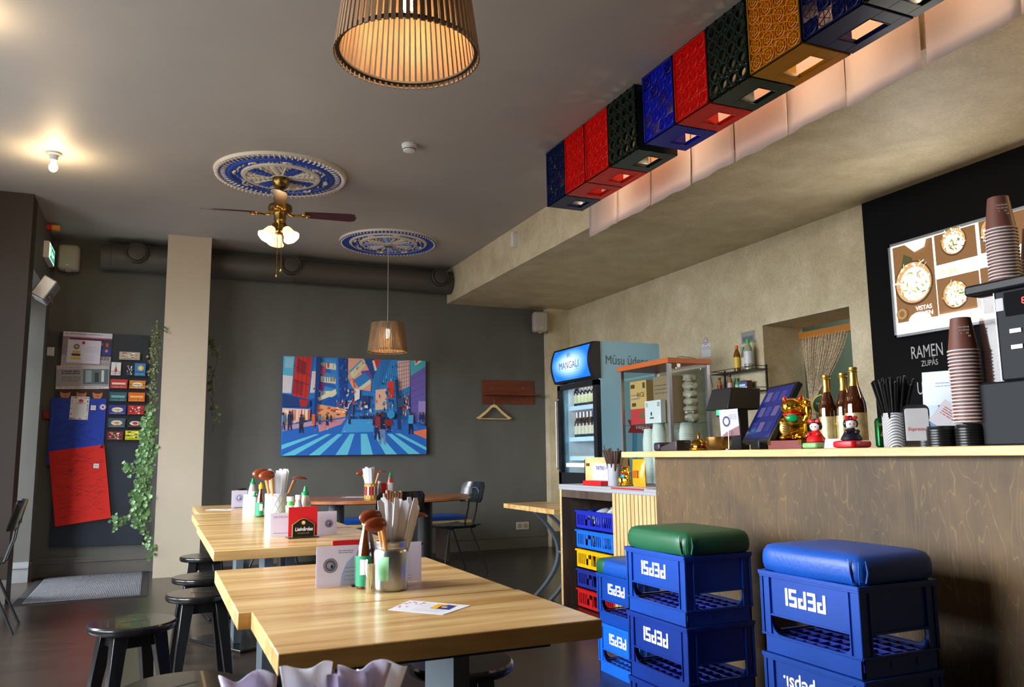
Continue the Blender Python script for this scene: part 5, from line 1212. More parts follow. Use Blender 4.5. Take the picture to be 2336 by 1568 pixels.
# ================================================================== WALL SHELF WITH SAUCES
t=thing('wire_shelf','black two-tier wire shelf with sauces on the beige wall','wall shelf',(4.81,5.74,1.64))
b=MB()
for z in (0,.185):
    b.box(-.15,-.004,-.30,.30,z,z+.006)
b.done('shelf_plate',M_blackm,t,smooth=False)
for z in (.03,.215): MB().tube([(-.01,-.30,z),(-.15,-.30,z),(-.15,.30,z),(-.01,.30,z)],.003,6).done('guard_rail',M_blackm,t)
for y in (-.28,.28): MB().box(-.012,-.002,y-.006,y+.006,-.02,.23).done('upright',M_blackm,t,smooth=False)
def sauce(name,label,loc,h,r,rn,glass,lab,cap,capc=None,caph=.12,group=None,cat='bottle',l0=.12,l1=.55,ins=None,nozzle=False):
    t=thing(name,label,cat,loc,0,group)
    MB().lathe([(r*.92,0),(r,.003),(r,h*.6),(r*.8,h*.72),(rn,h*.86),(rn,h*(1-caph)),(.001,h*(1-caph))],n=20).done('bottle_body',glass,t)
    if lab: MB().lathe([(r*1.015,h*l0),(r*1.015,h*l1)],cap=False,n=20).done('label',lab,t)
    if nozzle: MB().lathe([(rn*1.5,h*.80),(rn*1.5,h*.86),(rn*.9,h*.885),(rn*.75,h*.93),(rn*.4,h),(.001,h)],n=16).done('nozzle_cap',cap,t)
    else: MB().lathe([(rn*1.25,h*(1-caph-.01)),(rn*1.25,h*.995),(rn*1.1,h)],n=16).done('cap',cap,t)
    return t
def pm(name,c,rough=.4,**k): return mat(name,c,rough,**k)
X0=4.73
sauce('sauce_bottle','orange-capped amber sauce bottle on the upper wire shelf',(X0,5.75,1.832),.235,.030,.012,pm('amber_sauce','#7a4a18',.2),pm('yellow_label','#d8b838'),pm('orange_cap','#e06820'))
sauce('sauce_bottle','green-nozzle chilli bottle between two others on the upper wire shelf',(X0+.02,5.678,1.832),.215,.026,.011,pm('clear_brown','#8c7048',.25),pm('clear_red_label','#c8b8b0'),M_greenp,nozzle=True)
sauce('sauce_bottle','big clear bottle with green cap on the upper wire shelf',(X0-.01,5.585,1.832),.27,.040,.014,pm('pale_vinegar','#9aa08a',.15),pm('white_label','#ccd0d8'),pm('light_green_cap','#28b04c'),l0=.2,l1=.6)
sauce('sauce_bottle','small yellow sauce bottle with red label at the left of the lower shelf',(X0,6.01,1.647),.155,.023,.010,pm('yellow_sauce','#b8843c',.3),pm('red_white_label','#a03c34'),pm('dark_red_cap','#701c20'))
sauce('sauce_bottle','red-capped dark sauce bottle on the lower wire shelf',(X0,5.88,1.647),.15,.024,.010,pm('dark_sauce','#3a2c3a',.3),pm('navy_label','#44486c'),M_red)
sauce('sauce_bottle','black-capped sauce bottle beside the red-capped one on the lower shelf',(X0-.03,5.825,1.647),.165,.024,.010,pm('clear_brown','#8c7048',.25),pm('pink_label','#c8a0a0'),pm('black_cap','#1c1c1e'))
sauce('sauce_bottle','small green bottle beside the blue carton on the lower shelf',(X0,5.76,1.647),.125,.023,.014,pm('green_bottle','#4c9c5c',.3),pm('mint_label','#a0c8a8'),pm('dark_green_cap','#186030'),caph=.2)
box_item('tea_carton','small blue and white carton on the lower wire shelf','carton',(X0-.03,5.60,1.647),(.06,.11,.095),0,lambda A:(A.rect(0,0,1,.45,'#c8d4e4').rect(0,.45,1,.85,'#2c6cb4').rect(0,.85,1,1,'#703c38').rect(.1,.5,.8,.68,'#e8eef4')),'#5c2c28')
# things fixed to the beige wall
b=MB().col('#b4b8bc').box(-.004,-.0005,-.09,.09,0,.105); A=Art((-.004,.09,0),(0,-1,0),(0,0,1),.18,.105,b); A.rect(.1,.15,.9,.6,'#8c949c').lines(.15,.2,.8,.5,3,'#5c6470',.003,2)
o=b.done('foil_sachet',mat('foil_print',attr=True,rough=.25,metal=.5),recalc=False,smooth=False,loc=(XR,5.68,2.085)); tag(o,'silver foil sachet pinned to the beige wall above the wire shelf','sachet')
b=MB().col('#d4d4d8').box(-.002,-.0005,-.07,.07,0,.13); A=Art((-.002,.07,0),(0,-1,0),(0,0,1),.14,.13,b)
for i in range(9): A.ellipse(.1+.1*i,.75-.08*(i%3),.04,.04,['#3a3c50','#b83038','#3a3c50'][i%3],8)
o=b.done('wall_card',M_paint,recalc=False,smooth=False,loc=(XR,6.29,2.03)); tag(o,'white dotted card on the beige wall behind the glass cabinet','card')
b=MB().col('#c04048').lathe([(.036,0),(.036,.0015)],rot=(0,-pi/2,0),n=28); A=Art((-.0015,.036,-.036),(0,-1,0),(0,0,1),.072,.072,b); A.ellipse(.5,.5,.42,.42,'#d8d8e0').ellipse(.5,.5,.3,.3,'#4450a0').ellipse(.5,.5,.2,.2,'#d8d8e0')
o=b.done('round_sticker',M_paint,recalc=False,smooth=False,loc=(XR-.001,6.29,2.185)); tag(o,'round red-rimmed badge above the dotted card on the beige wall','sticker')
# ================================================================== MENU LIGHT BOX AND CHALK
t=thing('menu_light_box','bright backlit food menu box with silver frame on the black wall','menu board',(4.80,3.1,1.905))
Lm,Hm=1.94,.67
MB().box(-.045,-.0005,-Lm/2,Lm/2,0,Hm).done('housing',M_alu,t,smooth=False)
b=MB(); 
for a in ((-Lm/2,Lm/2,0,.018),(-Lm/2,Lm/2,Hm-.018,Hm)): b.box(-.056,-.045,a[0],a[1],a[2],a[3])
for a in (-Lm/2,Lm/2-.018): b.box(-.056,-.045,a,a+.018,0,Hm)
b.done('frame',M_alu,t,smooth=False)
A=Art((-.0455,Lm/2-.018,.018),(0,-1,0),(0,0,1),Lm-.036,Hm-.036); U=lambda m:m/(Lm-.036)
A.rect(0,0,1,1,'#fffdf8')
def bowl(u,v,r,seed,rim='#3c2614'):
    rr=random.Random(seed); k=(Lm-.036)/(Hm-.036)
    A.ellipse(u,v,r,r*k,rim,28).ellipse(u-.001,v+.006,r*.92,r*.92*k,'#a88458',28).ellipse(u+r*.05,v-.01,r*.76,r*.76*k,'#fff4dc',20)
    for i in range(90):
        a=rr.random()*2*pi; q=r*.86*math.sqrt(rr.random()); x,y=u+q*math.cos(a),v+q*k*math.sin(a); L=rr.uniform(.1,.3)*r; b_=rr.random()*pi
        A.poly([(x,y),(x+L*math.cos(b_),y+L*k*math.sin(b_)),(x+L*math.cos(b_)+.003,y+L*k*math.sin(b_)+.014),(x+.003,y+.014)],rr.choice(['#fffbe8','#fff6d0','#a89048','#46602c','#b07a30','#fffdf4','#84501c','#ffffff','#d8c080','#6a8a3c']))
def panel(u0,v0,u1,v1): A.rect(u0,v0,u1,v1,'#6a4a2a')
p1=U(.335)
panel(U(.012),.13,p1,.985); A.poly([(U(.05),.60),(U(.10),.88),(U(.17),.82),(U(.15),.58)],'#3c3c1c'); bowl(U(.165),.54,U(.155),1); A.k+=1
A.poly([(U(.12),.985),(U(.30),.985),(U(.28),.90),(U(.2),.87)],'#fff0cc'); A.ellipse(U(.06),.22,U(.045),.07,'#6a4c2c').ellipse(U(.06),.22,U(.038),.058,'#8c6a40').ellipse(U(.06),.22,U(.022),.035,'#6a4c2c'); A.ellipse(U(.20),.12,U(.09),.09,'#fff6e0')
panel(U(.36),.66,U(.66),.985); bowl(U(.50),.87,U(.095),2); panel(U(.36),.10,U(.665),.51); bowl(U(.49),.31,U(.095),3); A.rect(U(.36),.04,U(.66),.13,'#fffaf0')
panel(U(.70),.66,U(1.02),.985); bowl(U(.80),.86,U(.095),4); panel(U(.69),.05,U(1.02),.51); bowl(U(.85),.3,U(.09),5); panel(U(1.08),.05,U(1.40),.985); bowl(U(1.24),.6,U(.13),6); panel(U(1.44),.05,U(1.86),.985); bowl(U(1.65),.5,U(.15),7)
A.mb.done('lit_print',M_glow,t,recalc=False,smooth=False)
ML=mat('menu_white_text','#ffffff',.5,emit=3,ecol='#ffffff'); MO=mat('menu_price_text','#f0c050',.5,emit=2.2,ecol='#ffd060')
text('dish_name','VISTAS\nRAMEN',.042,ML,(-.051,Lm/2-.25,.155),'nx',t,ext=.0003); text('dish_name','CŪKGAĻAS\nRAMEN',.026,ML,(-.051,Lm/2-.56,.46),'nx',t,ext=.0003); text('dish_name','VEGĀNU\nRAMEN',.028,ML,(-.051,Lm/2-.44,.11),'nx',t,ext=.0003)
text('price','9.99',.07,MO,(-.051,Lm/2-.46,.375),'nx',t,ext=.0003); text('price','6.99',.07,MO,(-.051,Lm/2-.80,.375),'nx',t,ext=.0003)
lamp('menu_box_light','AREA',(4.72,3.1,2.24),22,(1,.95,.86),1.8,(0,-pi/2,0),.55).rotation_euler=(0,pi/2,pi)
bpy.data.objects['menu_box_light'].rotation_euler=Vector((-1,0,0)).to_track_quat('-Z','Y').to_euler()
t=thing('chalk_lettering','hand-written white chalk menu words on the black wall below the light box','chalk writing',(4.797,3.85,1.5))
text('chalk_word','RAMEN',.125,M_chalk,(0,.015,.285),'nx',t,ext=.0002,sx=.62,spin=0)
text('chalk_word','ZUPĀS',.055,M_chalk,(0,.0,.205),'nx',t,ext=.0002,sx=.8)
text('chalk_word','UZKODAS',.125,M_chalk,(0,-.06,.035),'nx',t,ext=.0002,sx=.6)
MB().box(-.0008,.0,-.195,-.19,.14,.37).done('chalk_line',M_chalk,t,smooth=False)
b=MB().col('#8a8488').box(-.002,-.0005,-.05,.05,0,.17); A=Art((-.002,.05,0),(0,-1,0),(0,0,1),.10,.17,b); A.rect(.1,.3,.9,.9,'#3c3034').ellipse(.5,.65,.2,.2,'#a88880').rect(.1,.05,.9,.2,'#a0845c')
o=b.done('photo_print',M_paint,recalc=False,smooth=False,loc=(4.797,4.20,1.36)); tag(o,'small photo print on the black wall just behind the black straws','photo')

# ================================================================== BAR TOP ITEMS (z 1.13)
zb=1.13
t=thing('card_terminal','dark card payment terminal lying at the far end of the bar top','card terminal',(2.40,3.44,zb))
b=MB(); b.loft([[(-.045,-.09,.0),(.045,-.09,.0),(.045,-.09,.055),(-.045,-.09,.055)],[(-.045,.02,0),(.045,.02,0),(.045,.02,.03),(-.045,.02,.03)],[(-.04,.07,0),(.04,.07,0),(.04,.07,.02),(-.04,.07,.02)]]); b.done('handset',mat('terminal_brown','#3a3234',.4),t,bevel=.006)
MB().box(-.05,.05,.05,.11,0,.045).done('dock',mat('terminal_dark','#26262a',.4),t,bevel=.012)
MB().tube([(0,-.09,.04),(0,-.13,.045),(.02,-.145,.02),(.04,-.13,.004)],.004).done('cable',M_blackm,t)
t=thing('service_bell','shiny brass service bell on the bar top beside the bowl','bell',(2.39,3.215,zb))
MB().lathe([(.040,0),(.046,.004),(.047,.012),(.036,.018),(.036,.022),(.044,.026),(.041,.035),(.032,.047),(.018,.056),(.009,.058)],n=36).done('dome',M_brass,t)
MB().lathe([(.005,.056),(.006,.07),(.004,.075),(.011,.079),(.012,.082),(.004,.085)],n=16).done('button',M_brass,t)
o=MB().lathe([(.025,0),(.045,.006),(.058,.025),(.062,.055),(.063,.062),(.059,.062),(.055,.03),(.04,.012),(.001,.008)],n=36,cap=False).done('brass_bowl',mat('hammered_brass','#a8844c',.3,metal=1,noise=.35,nscale=14),loc=(2.42,3.105,zb)); tag(o,'rounded brass bowl on the bar top right of the bell','bowl')
t=thing('cash_register','black cash register with slanted printer hood and small green display','cash register',(2.66,3.27,zb))
b=MB(); b.loft([[(-.10,-.07,.20),(-.10,.11,.20),(-.06,.10,.31),(-.06,-.06,.31)],[(.10,-.07,.20),(.10,.11,.20),(.12,.10,.31),(.12,-.06,.31)]]); b.done('hood',M_blkplastic,t,bevel=.006)
MB().box(-.02,.03,-.06,.06,0,.20).done('stand',M_blkplastic,t,smooth=False)
MB().lathe([(.011,0),(.011,.165)],(-.10,-.03,0)).done('display_pole',M_alu,t)
MB().box(-.118,-.092,-.075,.0,.165,.205).done('display_head',M_blkplastic,t,bevel=.003)
MB().box(-.120,-.1182,-.07,-.005,.172,.198).done('green_screen',mat('green_lcd','#1fae6c',.4,emit=1.0,ecol='#20c070'),t,smooth=False)
# tilted touch monitor
t=thing('touch_monitor','tilted black touch monitor with dark blue screen on the bar','monitor',(2.45,2.892,zb),R(-108.6))
b=MB(); b.xf=Matrix.Translation((0,0,.035))@Matrix.Rotation(R(-30),4,'X') 
b.box(-.157,.157,-.0,.028,0,.30); b.done('casing',M_blkplastic,t,bevel=.006)
b=MB(); b.xf=Matrix.Translation((0,0,.035))@Matrix.Rotation(R(-30),4,'X'); b.col('#141c58'); b.box(-.143,.143,-.0015,.0005,.02,.285)
rr=random.Random(3)
for i in range(9):
    u,v=-.11+.08*(i%3)+rr.uniform(-.01,.01),.05+.08*(i//3); b.col(rr.choice(['#20285c','#2c2c6a','#343470','#4a4468'])); b.box(u,u+.055,-.0022,-.0014,v,v+.05)
b.done('screen',mat('screen_print',attr=True,rough=.12,emit=.35),t,recalc=False,smooth=False)
MB().box(-.05,.05,.0,.10,0,.045).done('stand',M_blkplastic,t,bevel=.006)
MB().box(-.045,.045,.098,.13,.0,.13).done('arm',M_blkplastic,t,bevel=.004)
t=thing('card_clip','white and pink business card on a thin upright stick before the monitor','card holder',(2.40,3.005,zb))
MB().tube([(0,0,0),(0,-.004,.09)],.0025,6).lathe([(.018,0),(.016,.006)]).done('stick',M_steel,t)
b=MB().col('#d8d6e0').box(-.001,.0,-.055,.03,.065,.19); A=Art((-.001,.03,.065),(0,-1,0),(0,0,1),.085,.125,b); A.poly([(0,0),(1,0),(1,.35),(.3,.15)],'#a07880').ellipse(.35,.55,.2,.2,'#4a5078').ellipse(.35,.55,.13,.13,'#d8d6e0').lines(.5,.6,.9,.8,3,'#7a7e9a',.002,2); b.done('card',M_paint,t,recalc=False,smooth=False,rot=(R(-4),R(10),R(42)))
t=thing('lacquer_box','dark red wooden box with brass corners under the golden cat','box',(2.36,2.505,zb))
MB().box(0,.14,0,.195,0,.036).done('box_body',mat('dark_red_wood','#6e2420',.4,noise=.1),t,bevel=.0015)
for y in (0,.195):
    b=MB(); b.box(-.0015,.012,min(y,y-.016 if y else y)-.0008,max(y,y+.016 if not y else y)+.0008,.018,.0372); b.done('brass_corner',M_brass,t,smooth=False)
cat('large golden lucky cat sitting on the dark red box on the bar top',(2.43,2.615,zb+.0365),.197,R(-52))
cat('smaller golden lucky cat right of the large one on the bar top',(2.50,2.50,zb),.125,R(-52))
t=thing('beer_mat_stand','round green beer mat with yellow rim standing behind the golden cat','beer mat',(2.58,2.60,zb))
MB().tube([(0,0,0),(0,0,.13)],.004,6).lathe([(.025,0),(.022,.006)]).done('stand',M_blackm,t)
b=MB(); b.xf=Matrix.Translation((0,0,.185))@Matrix.Rotation(R(-50),4,'Z')@Matrix.Rotation(pi/2,4,'X'); b.col('#c8a830').lathe([(.045,-.002),(.045,.002)],n=36).col('#123c24').lathe([(.040,.0018),(.040,.0026)],n=36).col('#b89c5c').lathe([(.009,.0026),(.009,.0032)],(0,.023,0),n=12); b.done('mat_disc',M_paint,t)
text('mat_lettering','Lielvārdes\nLAGER',.0135,mat('mat_ink','#d8c890',.5),(-.0028*math.sin(R(50)),-.0040,.184),'ny',t,ext=.0002,rot=(pi/2,0,R(-50)))
def doll(label,loc,kim,bow,rz,s=.085):
    t=thing('kokeshi_doll',label,'doll',loc,rz,'little kimono dolls'); t.scale=(s,s,s)
    MB().lathe([(.40,0),(.45,.04),(.42,.15),(.30,.34),(.18,.50),(.12,.54)],n=24,sy=.85).done('kimono',kim,t)
    MB().ell((0,0,.72),(.25,.22,.23)).done('head',mat('doll_face','#f0e0dc',.3),t)
    b=MB(); b.ell((0,.05,.80),(.28,.23,.21)); b.ell((0,.04,.99),(.12,.12,.09)); b.ell((-.22,.02,.72),(.09,.12,.16)).ell((.22,.02,.72),(.09,.12,.16)); b.done('hair',mat('doll_hair','#151114',.25),t)
    b=MB(); b.ell((-.15,-.08,.95),(.14,.07,.10),rot=(0,.5,0)).ell((.15,-.08,.95),(.14,.07,.10),rot=(0,-.5,0)).ell((0,-.12,.95),(.05,.05,.05)); b.done('hair_bow',bow,t)
    for x in (-.08,.08): MB().ell((x,-.212,.70),(.022,.01,.03)).done('eye',mat('eye_black','#141008',.2),t)
    b=MB(); b.ell((-.2,-.2,.36),(.13,.12,.10),rot=(0,.5,0)).ell((.2,-.2,.36),(.13,.12,.10),rot=(0,-.5,0)); b.done('sleeves',kim,t)
    MB().lathe([(.30,.26),(.24,.40)],n=24,sy=.85).done('sash',bow,t); return t
o=MB().ell((0,0,.012),(.042,.042,.012),24,8,e1=.4,e2=.4).done('doll_base',mat('mint_green','#7cab6c',.4),loc=(2.33,2.395,zb)); tag(o,'rounded mint-green base plate under the red doll','base plate')
doll('small doll in a red kimono on the mint-green base',(2.335,2.40,zb+.024),mat('red_kimono','#c4161c',.3),mat('red_bow','#d02830',.4),R(-70))
o=MB().ell((0,0,.014),(.052,.052,.014),24,8,e1=.4,e2=.35).done('doll_base',mat('bright_red_base','#c80f1e',.35),loc=(2.335,2.225,zb)); tag(o,'rounded bright red base plate under the black kimono doll','base plate')
doll('small doll in a black kimono with red bow on the bright red base',(2.335,2.225,zb+.0275),mat('black_kimono','#1c1a28',.3),mat('red_bow','#d02830',.4),R(-35))
o=MB().obox((0,0,.018),(.003,.075,.036),(0,R(18),0)).done('folded_note',M_paper,loc=(2.33,2.315,zb)); tag(o,'small white note card propped between the two doll bases','card')
labG=mat('gold_cream_label','#b8a878',.35,metal=.35,noise=.25,nscale=30)
def sake(label,loc,r,h):
    t=thing('glass_bottle',label,'bottle',loc,0,'dark brown bottles with golden necks')
    MB().lathe([(r*.9,0),(r,.004),(r,h*.48),(r*.96,h*.55),(r*.72,h*.66),(r*.47,h*.76),(r*.37,h*.83),(.0125,h*.97),(.013,h)],n=36).done('bottle_glass',M_amber,t)
    MB().lathe([(r*1.008,.022),(r*1.008,h*.43)],n=36,cap=False).done('label',labG,t)
    MB().lathe([(r*.47,h*.765),(r*.385,h*.83),(.0145,h*.93),(.0165,h*.935),(.0175,h*.95),(.0155,h*.96),(.0165,h*.97),(.0165,h*.995),(.014,h)],n=28).done('neck_foil',M_goldf,t); return t
sake('left brown bottle of the three with golden necks on the bar',(2.50,2.495,zb),.036,.298)
sake('middle brown bottle of the three with golden necks on the bar',(2.53,2.435,zb),.036,.302)
sake('right brown bottle of the three with golden necks, standing nearest',(2.47,2.325,zb),.040,.312)
t=thing('soda_can','green soda can right of the brown bottles','can',(2.60,2.315,zb))
MB().lathe([(.024,0),(.0325,.008),(.0325,.104),(.027,.114),(.026,.115),(.024,.112),(.001,.112)],n=28).done('can_body',mat('green_can','#0c7a3c',.25,metal=.5),t)
text('can_number','7',.07,M_whitep,(-.028,-.0245,.066),'ny',t,ext=.0003,rot=(pi/2,0,R(-48)),offset=.002); text('can_word','up',.03,M_whitep,(-.0105,-.0345,.058),'ny',t,ext=.0003,rot=(pi/2,0,R(-30)))
MB().lathe([(.012,0),(.012,.001)],(-.012,-.0325,.058),rot=(pi/2,0,R(-30)),n=18).done('red_dot',M_red,t)
def stripem():
    m=bpy.data.materials.new('diagonal_stripes'); m.use_nodes=True; nt=m.node_tree; b=nt.nodes['Principled BSDF']; L=nt.links.new
    tcn=nt.nodes.new('ShaderNodeTexCoord'); w=nt.nodes.new('ShaderNodeTexWave'); w.bands_direction='DIAGONAL'; w.inputs['Scale'].default_value=62; w.inputs['Distortion'].default_value=0; L(tcn.outputs['Object'],w.inputs[0])
    r=nt.nodes.new('ShaderNodeValToRGB'); r.color_ramp.elements[0].position=.4; r.color_ramp.elements[0].color=(*lin('#6e7076'),1); r.color_ramp.elements[1].position=.6; r.color_ramp.elements[1].color=(*lin('#dcdce0'),1); L(w.outputs[0],r.inputs[0]); L(r.outputs[0],b.inputs['Base Color']); b.inputs['Roughness'].default_value=.4; return m
holder_cup('straw_cup','grey-white diagonal striped cup full of black straws on the bar',(2.42,2.106,zb),.040,.122,stripem())
straws('black straw standing in the striped cup on the bar','black straws in the striped cup',(2.42,2.106,zb),44,.235,.0042,mat('black_straw','#101012',.35),.30,8,.036)
# napkin dispenser
t=thing('napkin_dispenser','chrome napkin dispenser with white front on the bar top','napkin dispenser',(2.45,2.045,zb),R(-42))
def roundtop(w,h,r=.02,n=6): 
    P=[(-w/2,0),(w/2,0)]+[(w/2-r+r*math.cos(pi/2*i/n),h-r+r*math.sin(pi/2*i/n)) for i in range(n+1)]+[(-w/2+r+r*math.cos(pi/2+pi/2*i/n),h-r+r*math.sin(pi/2+pi/2*i/n)) for i in range(n+1)]; return P
b=MB(); P=roundtop(.084,.147); b.loft([[(x,-.04,z) for x,z in P],[(x,.05,z) for x,z in P]]); b.done('chrome_body',M_chrome,t)
b=MB(); P=roundtop(.074,.112,.008); b.loft([[(x,-.0425,z+.022) for x,z in P],[(x,-.0402,z+.022) for x,z in P]]); b.done('white_napkins',M_paper,t)
text('front_word','Espresso',.017,mat('red_ink','#b81c20',.5),(0,-.0429,.062),'ny',t,ext=.0002,shear=.2)
# brochure stands
b=MB().col('#c4d8ec').box(-.002,.002,-.06,.06,0,.29); A=Art((-.002,.06,0),(0,-1,0),(0,0,1),.12,.29,b); A.rect(0,.55,1,1,'#dfe9f4').rect(0,0,1,.35,'#4f8cc8').rect(.45,.1,1,.55,'#3458a8').lines(.4,.78,.9,.86,2,'#6a8cc0',.003,4)
o=b.done('brochure',M_paint,recalc=False,smooth=False,loc=(2.72,2.16,zb),rot=(0,R(6),R(20))); tag(o,'blue and white upright brochure behind the black lids','brochure')
b=MB().col('#dcd8dc').box(-.045,.045,-.001,.001,-.045,.045); A=Art((-.045,-.001,-.045),(1,0,0),(0,0,1),.09,.09,b); A.lines(.15,.45,.85,.8,4,'#b04850',.0025,6)
o=b.done('price_card',M_paint,recalc=False,smooth=False,loc=(2.47,1.925,zb+.098),rot=(0,R(38),R(-48))); tag(o,'white card standing tilted on its corner behind the black lids','card')
# black lids
M_lid=mat('black_lid','#161618',.3,bump=.2,bscale=300)
def lids(label,group,x,y,n,dz,r):
    o0=None
    for i in range(n):
        if o0 is None:
            o0=MB().lathe([(r,0),(r,.006),(r*.96,.008),(r*.92,.017),(r*.80,.018),(r*.78,.014),(.001,.014)],n=36).done('cup_cover',M_lid); tag(o0,label,'lid',group); o=o0
        else: o=dup(o0,(0,0,0))
        o.location=(x,y,zb+dz*i)
lids('black plastic cup lid in the left of the two lid stacks','black lids in the left stack',2.42,1.918,7,.0085,.047)
lids('black plastic cup lid in the right lid stack under the paper cups','black lids in the right stack',2.42,1.813,7,.0088,.045)
def papercup():
    t=thing('paper_cup','x','paper cup',(0,0,0))
    MB().lathe([(.046,0),(.0445,.006),(.031,.112),(.030,.1125),(.001,.111)],n=32,cap=False).done('cup_wall',M_brown,t)
    MB().sweepring(.0452,.0030,(0,0,.003),32,8).done('rolled_rim',M_rim,t); return t
def cupstack(x,y,z,n,dz,top_label,label,group,print_=True,first=[None]):
    for i in range(n):
        if first[0] is None: first[0]=papercup(); o=first[0]
        else: o=dup(first[0],(0,0,0))
        o.location=(x,y,z+dz*i); o['group']=group; o['label']=label
        if i==n-1:
            del o['group']; o['label']=top_label
            for k in range(4): text('cup_print',['NAUDAS','BAUDAS','KRUZE'][k%3],.008,mat('print_pale','#c9b8b0',.5),(-.0255-.0010*k*-1,-.0262-.0006*(3-k)*-1-.0032,.078-.010*k),'ny',o,ext=.0003,rot=(R(83),0,R(-44)))
cupstack(2.42,1.813,zb+.0755,21,.0116,'brown paper cup on top of the stack standing on the bar','brown paper cup nested in the stack standing on the bar','paper cups in the stack on the bar')
cupstack(2.50,1.700,1.652,17,.0108,'brown paper cup on top of the tall stack on the coffee machine','brown paper cup nested in the left stack on the coffee machine','paper cups in the left stack on the machine')
cupstack(2.62,1.672,1.652,8,.0108,'brown paper cup on top of the lower stack at the right picture edge','brown paper cup nested in the right stack on the coffee machine','paper cups in the right stack on the machine')
# coffee machine
t=thing('coffee_machine','large dark coffee machine at the right end of the bar top','coffee machine',(2.42,1.5,zb))
MB().box(0,.46,-.35,.288,0,.20).done('base_unit',M_charcoal,t,bevel=.006)
MB().box(.0,.46,-.35,.19,.20,.485).done('upper_body',M_charcoal,t,bevel=.006)
MB().box(-.01,.46,-.36,.285,.485,.52).done('top_tray',M_blkplastic,t,bevel=.008)
MB().box(.03,.44,.195,.27,.2005,.4845).done('bean_hopper',mat('smoked_plastic','#4a302a',.12,alpha=.55,coat=.5),t,smooth=False)
MB().box(-.004,.0,-.2,.155,.40,.475).done('display_panel',M_kblk,t,smooth=False)
text('display_digits','8:88',.03,mat('red_led','#ff2018',.4,emit=3,ecol='#ff2018'),(-.0048,.075,.44),'nx',t,ext=.0003)
for z in (.345,.295):
    for y in (.13,.075,.02,-.035): MB().box(-.004,-.0005,y-.02,y+.018,z,z+.014).done('button',M_alu,t,bevel=.001)
MB().box(-.0035,-.0005,.160,.185,.42,.46).done('sticker',M_paper,t,smooth=False)
MB().box(-.003,-.0005,.187,.1895,.2,.48).done('edge_trim',M_alu,t,smooth=False)
MB().box(-.004,-.0005,-.3,.10,.03,.17).done('drip_door',M_blkplastic,t,bevel=.002)
# ================================================================== TABLE ITEMS (table tops at z .75)
zt=.75
def seal(A,u,v,r,c='#34438c'):
    k=A.w/A.h; ring=lambda q,col: A.ellipse(u,v,q,q*k,col,28)
    ring(r,c); ring(r*.95,'#dcd9e6'); 
    for i in range(22):
        a=2*pi*i/22; A.ellipse(u+r*.84*math.cos(a),v+r*.84*k*math.sin(a),r*.055,r*.055*k,c,6); A.k-=1
    A.k+=1; ring(r*.70,c); ring(r*.58,'#aeb4d8'); A.ellipse(u-r*.15,v+r*.1,r*.35,r*.35*k,'#dcd9e6',16).ellipse(u+r*.2,v-r*.15*k,r*.2,r*.25*k,c,12)
def menu_holder(label,loc,w,h,rz,right_seal):
    """clear acrylic sheet stand with printed card"""
    t=thing('menu_card_stand',label,'menu stand',loc,rz,'frosted menu card stands')
    def card(x0,x1,side,nm):
        b=MB().col('#dcd9e6'); b.box(x0,x1,0,.003,0.002,h); A=Art((x0,0,.002),(1,0,0),(0,0,1),x1-x0,h,b)
        if side: seal(A,.30,.5,.20); A.poly([(.62,0),(.68,.35),(.85,.62),(1,.75),(1,0)],'#bcc4e4').poly([(.70,0),(.76,.32),(.9,.52),(1,.6),(1,0)],'#dcd9e6'); A.lines(.72,.12,.98,.42,4,'#6a76ac',.0013,3); A.lines(.6,.78,.98,.88,2,'#4a4c5a',.0016,5)
        else: A.lines(.15,.2,.4,.8,6,'#8a8ca4',.0012,4)
        b.done(nm,M_paint,t,recalc=False,smooth=False)
    return t,card
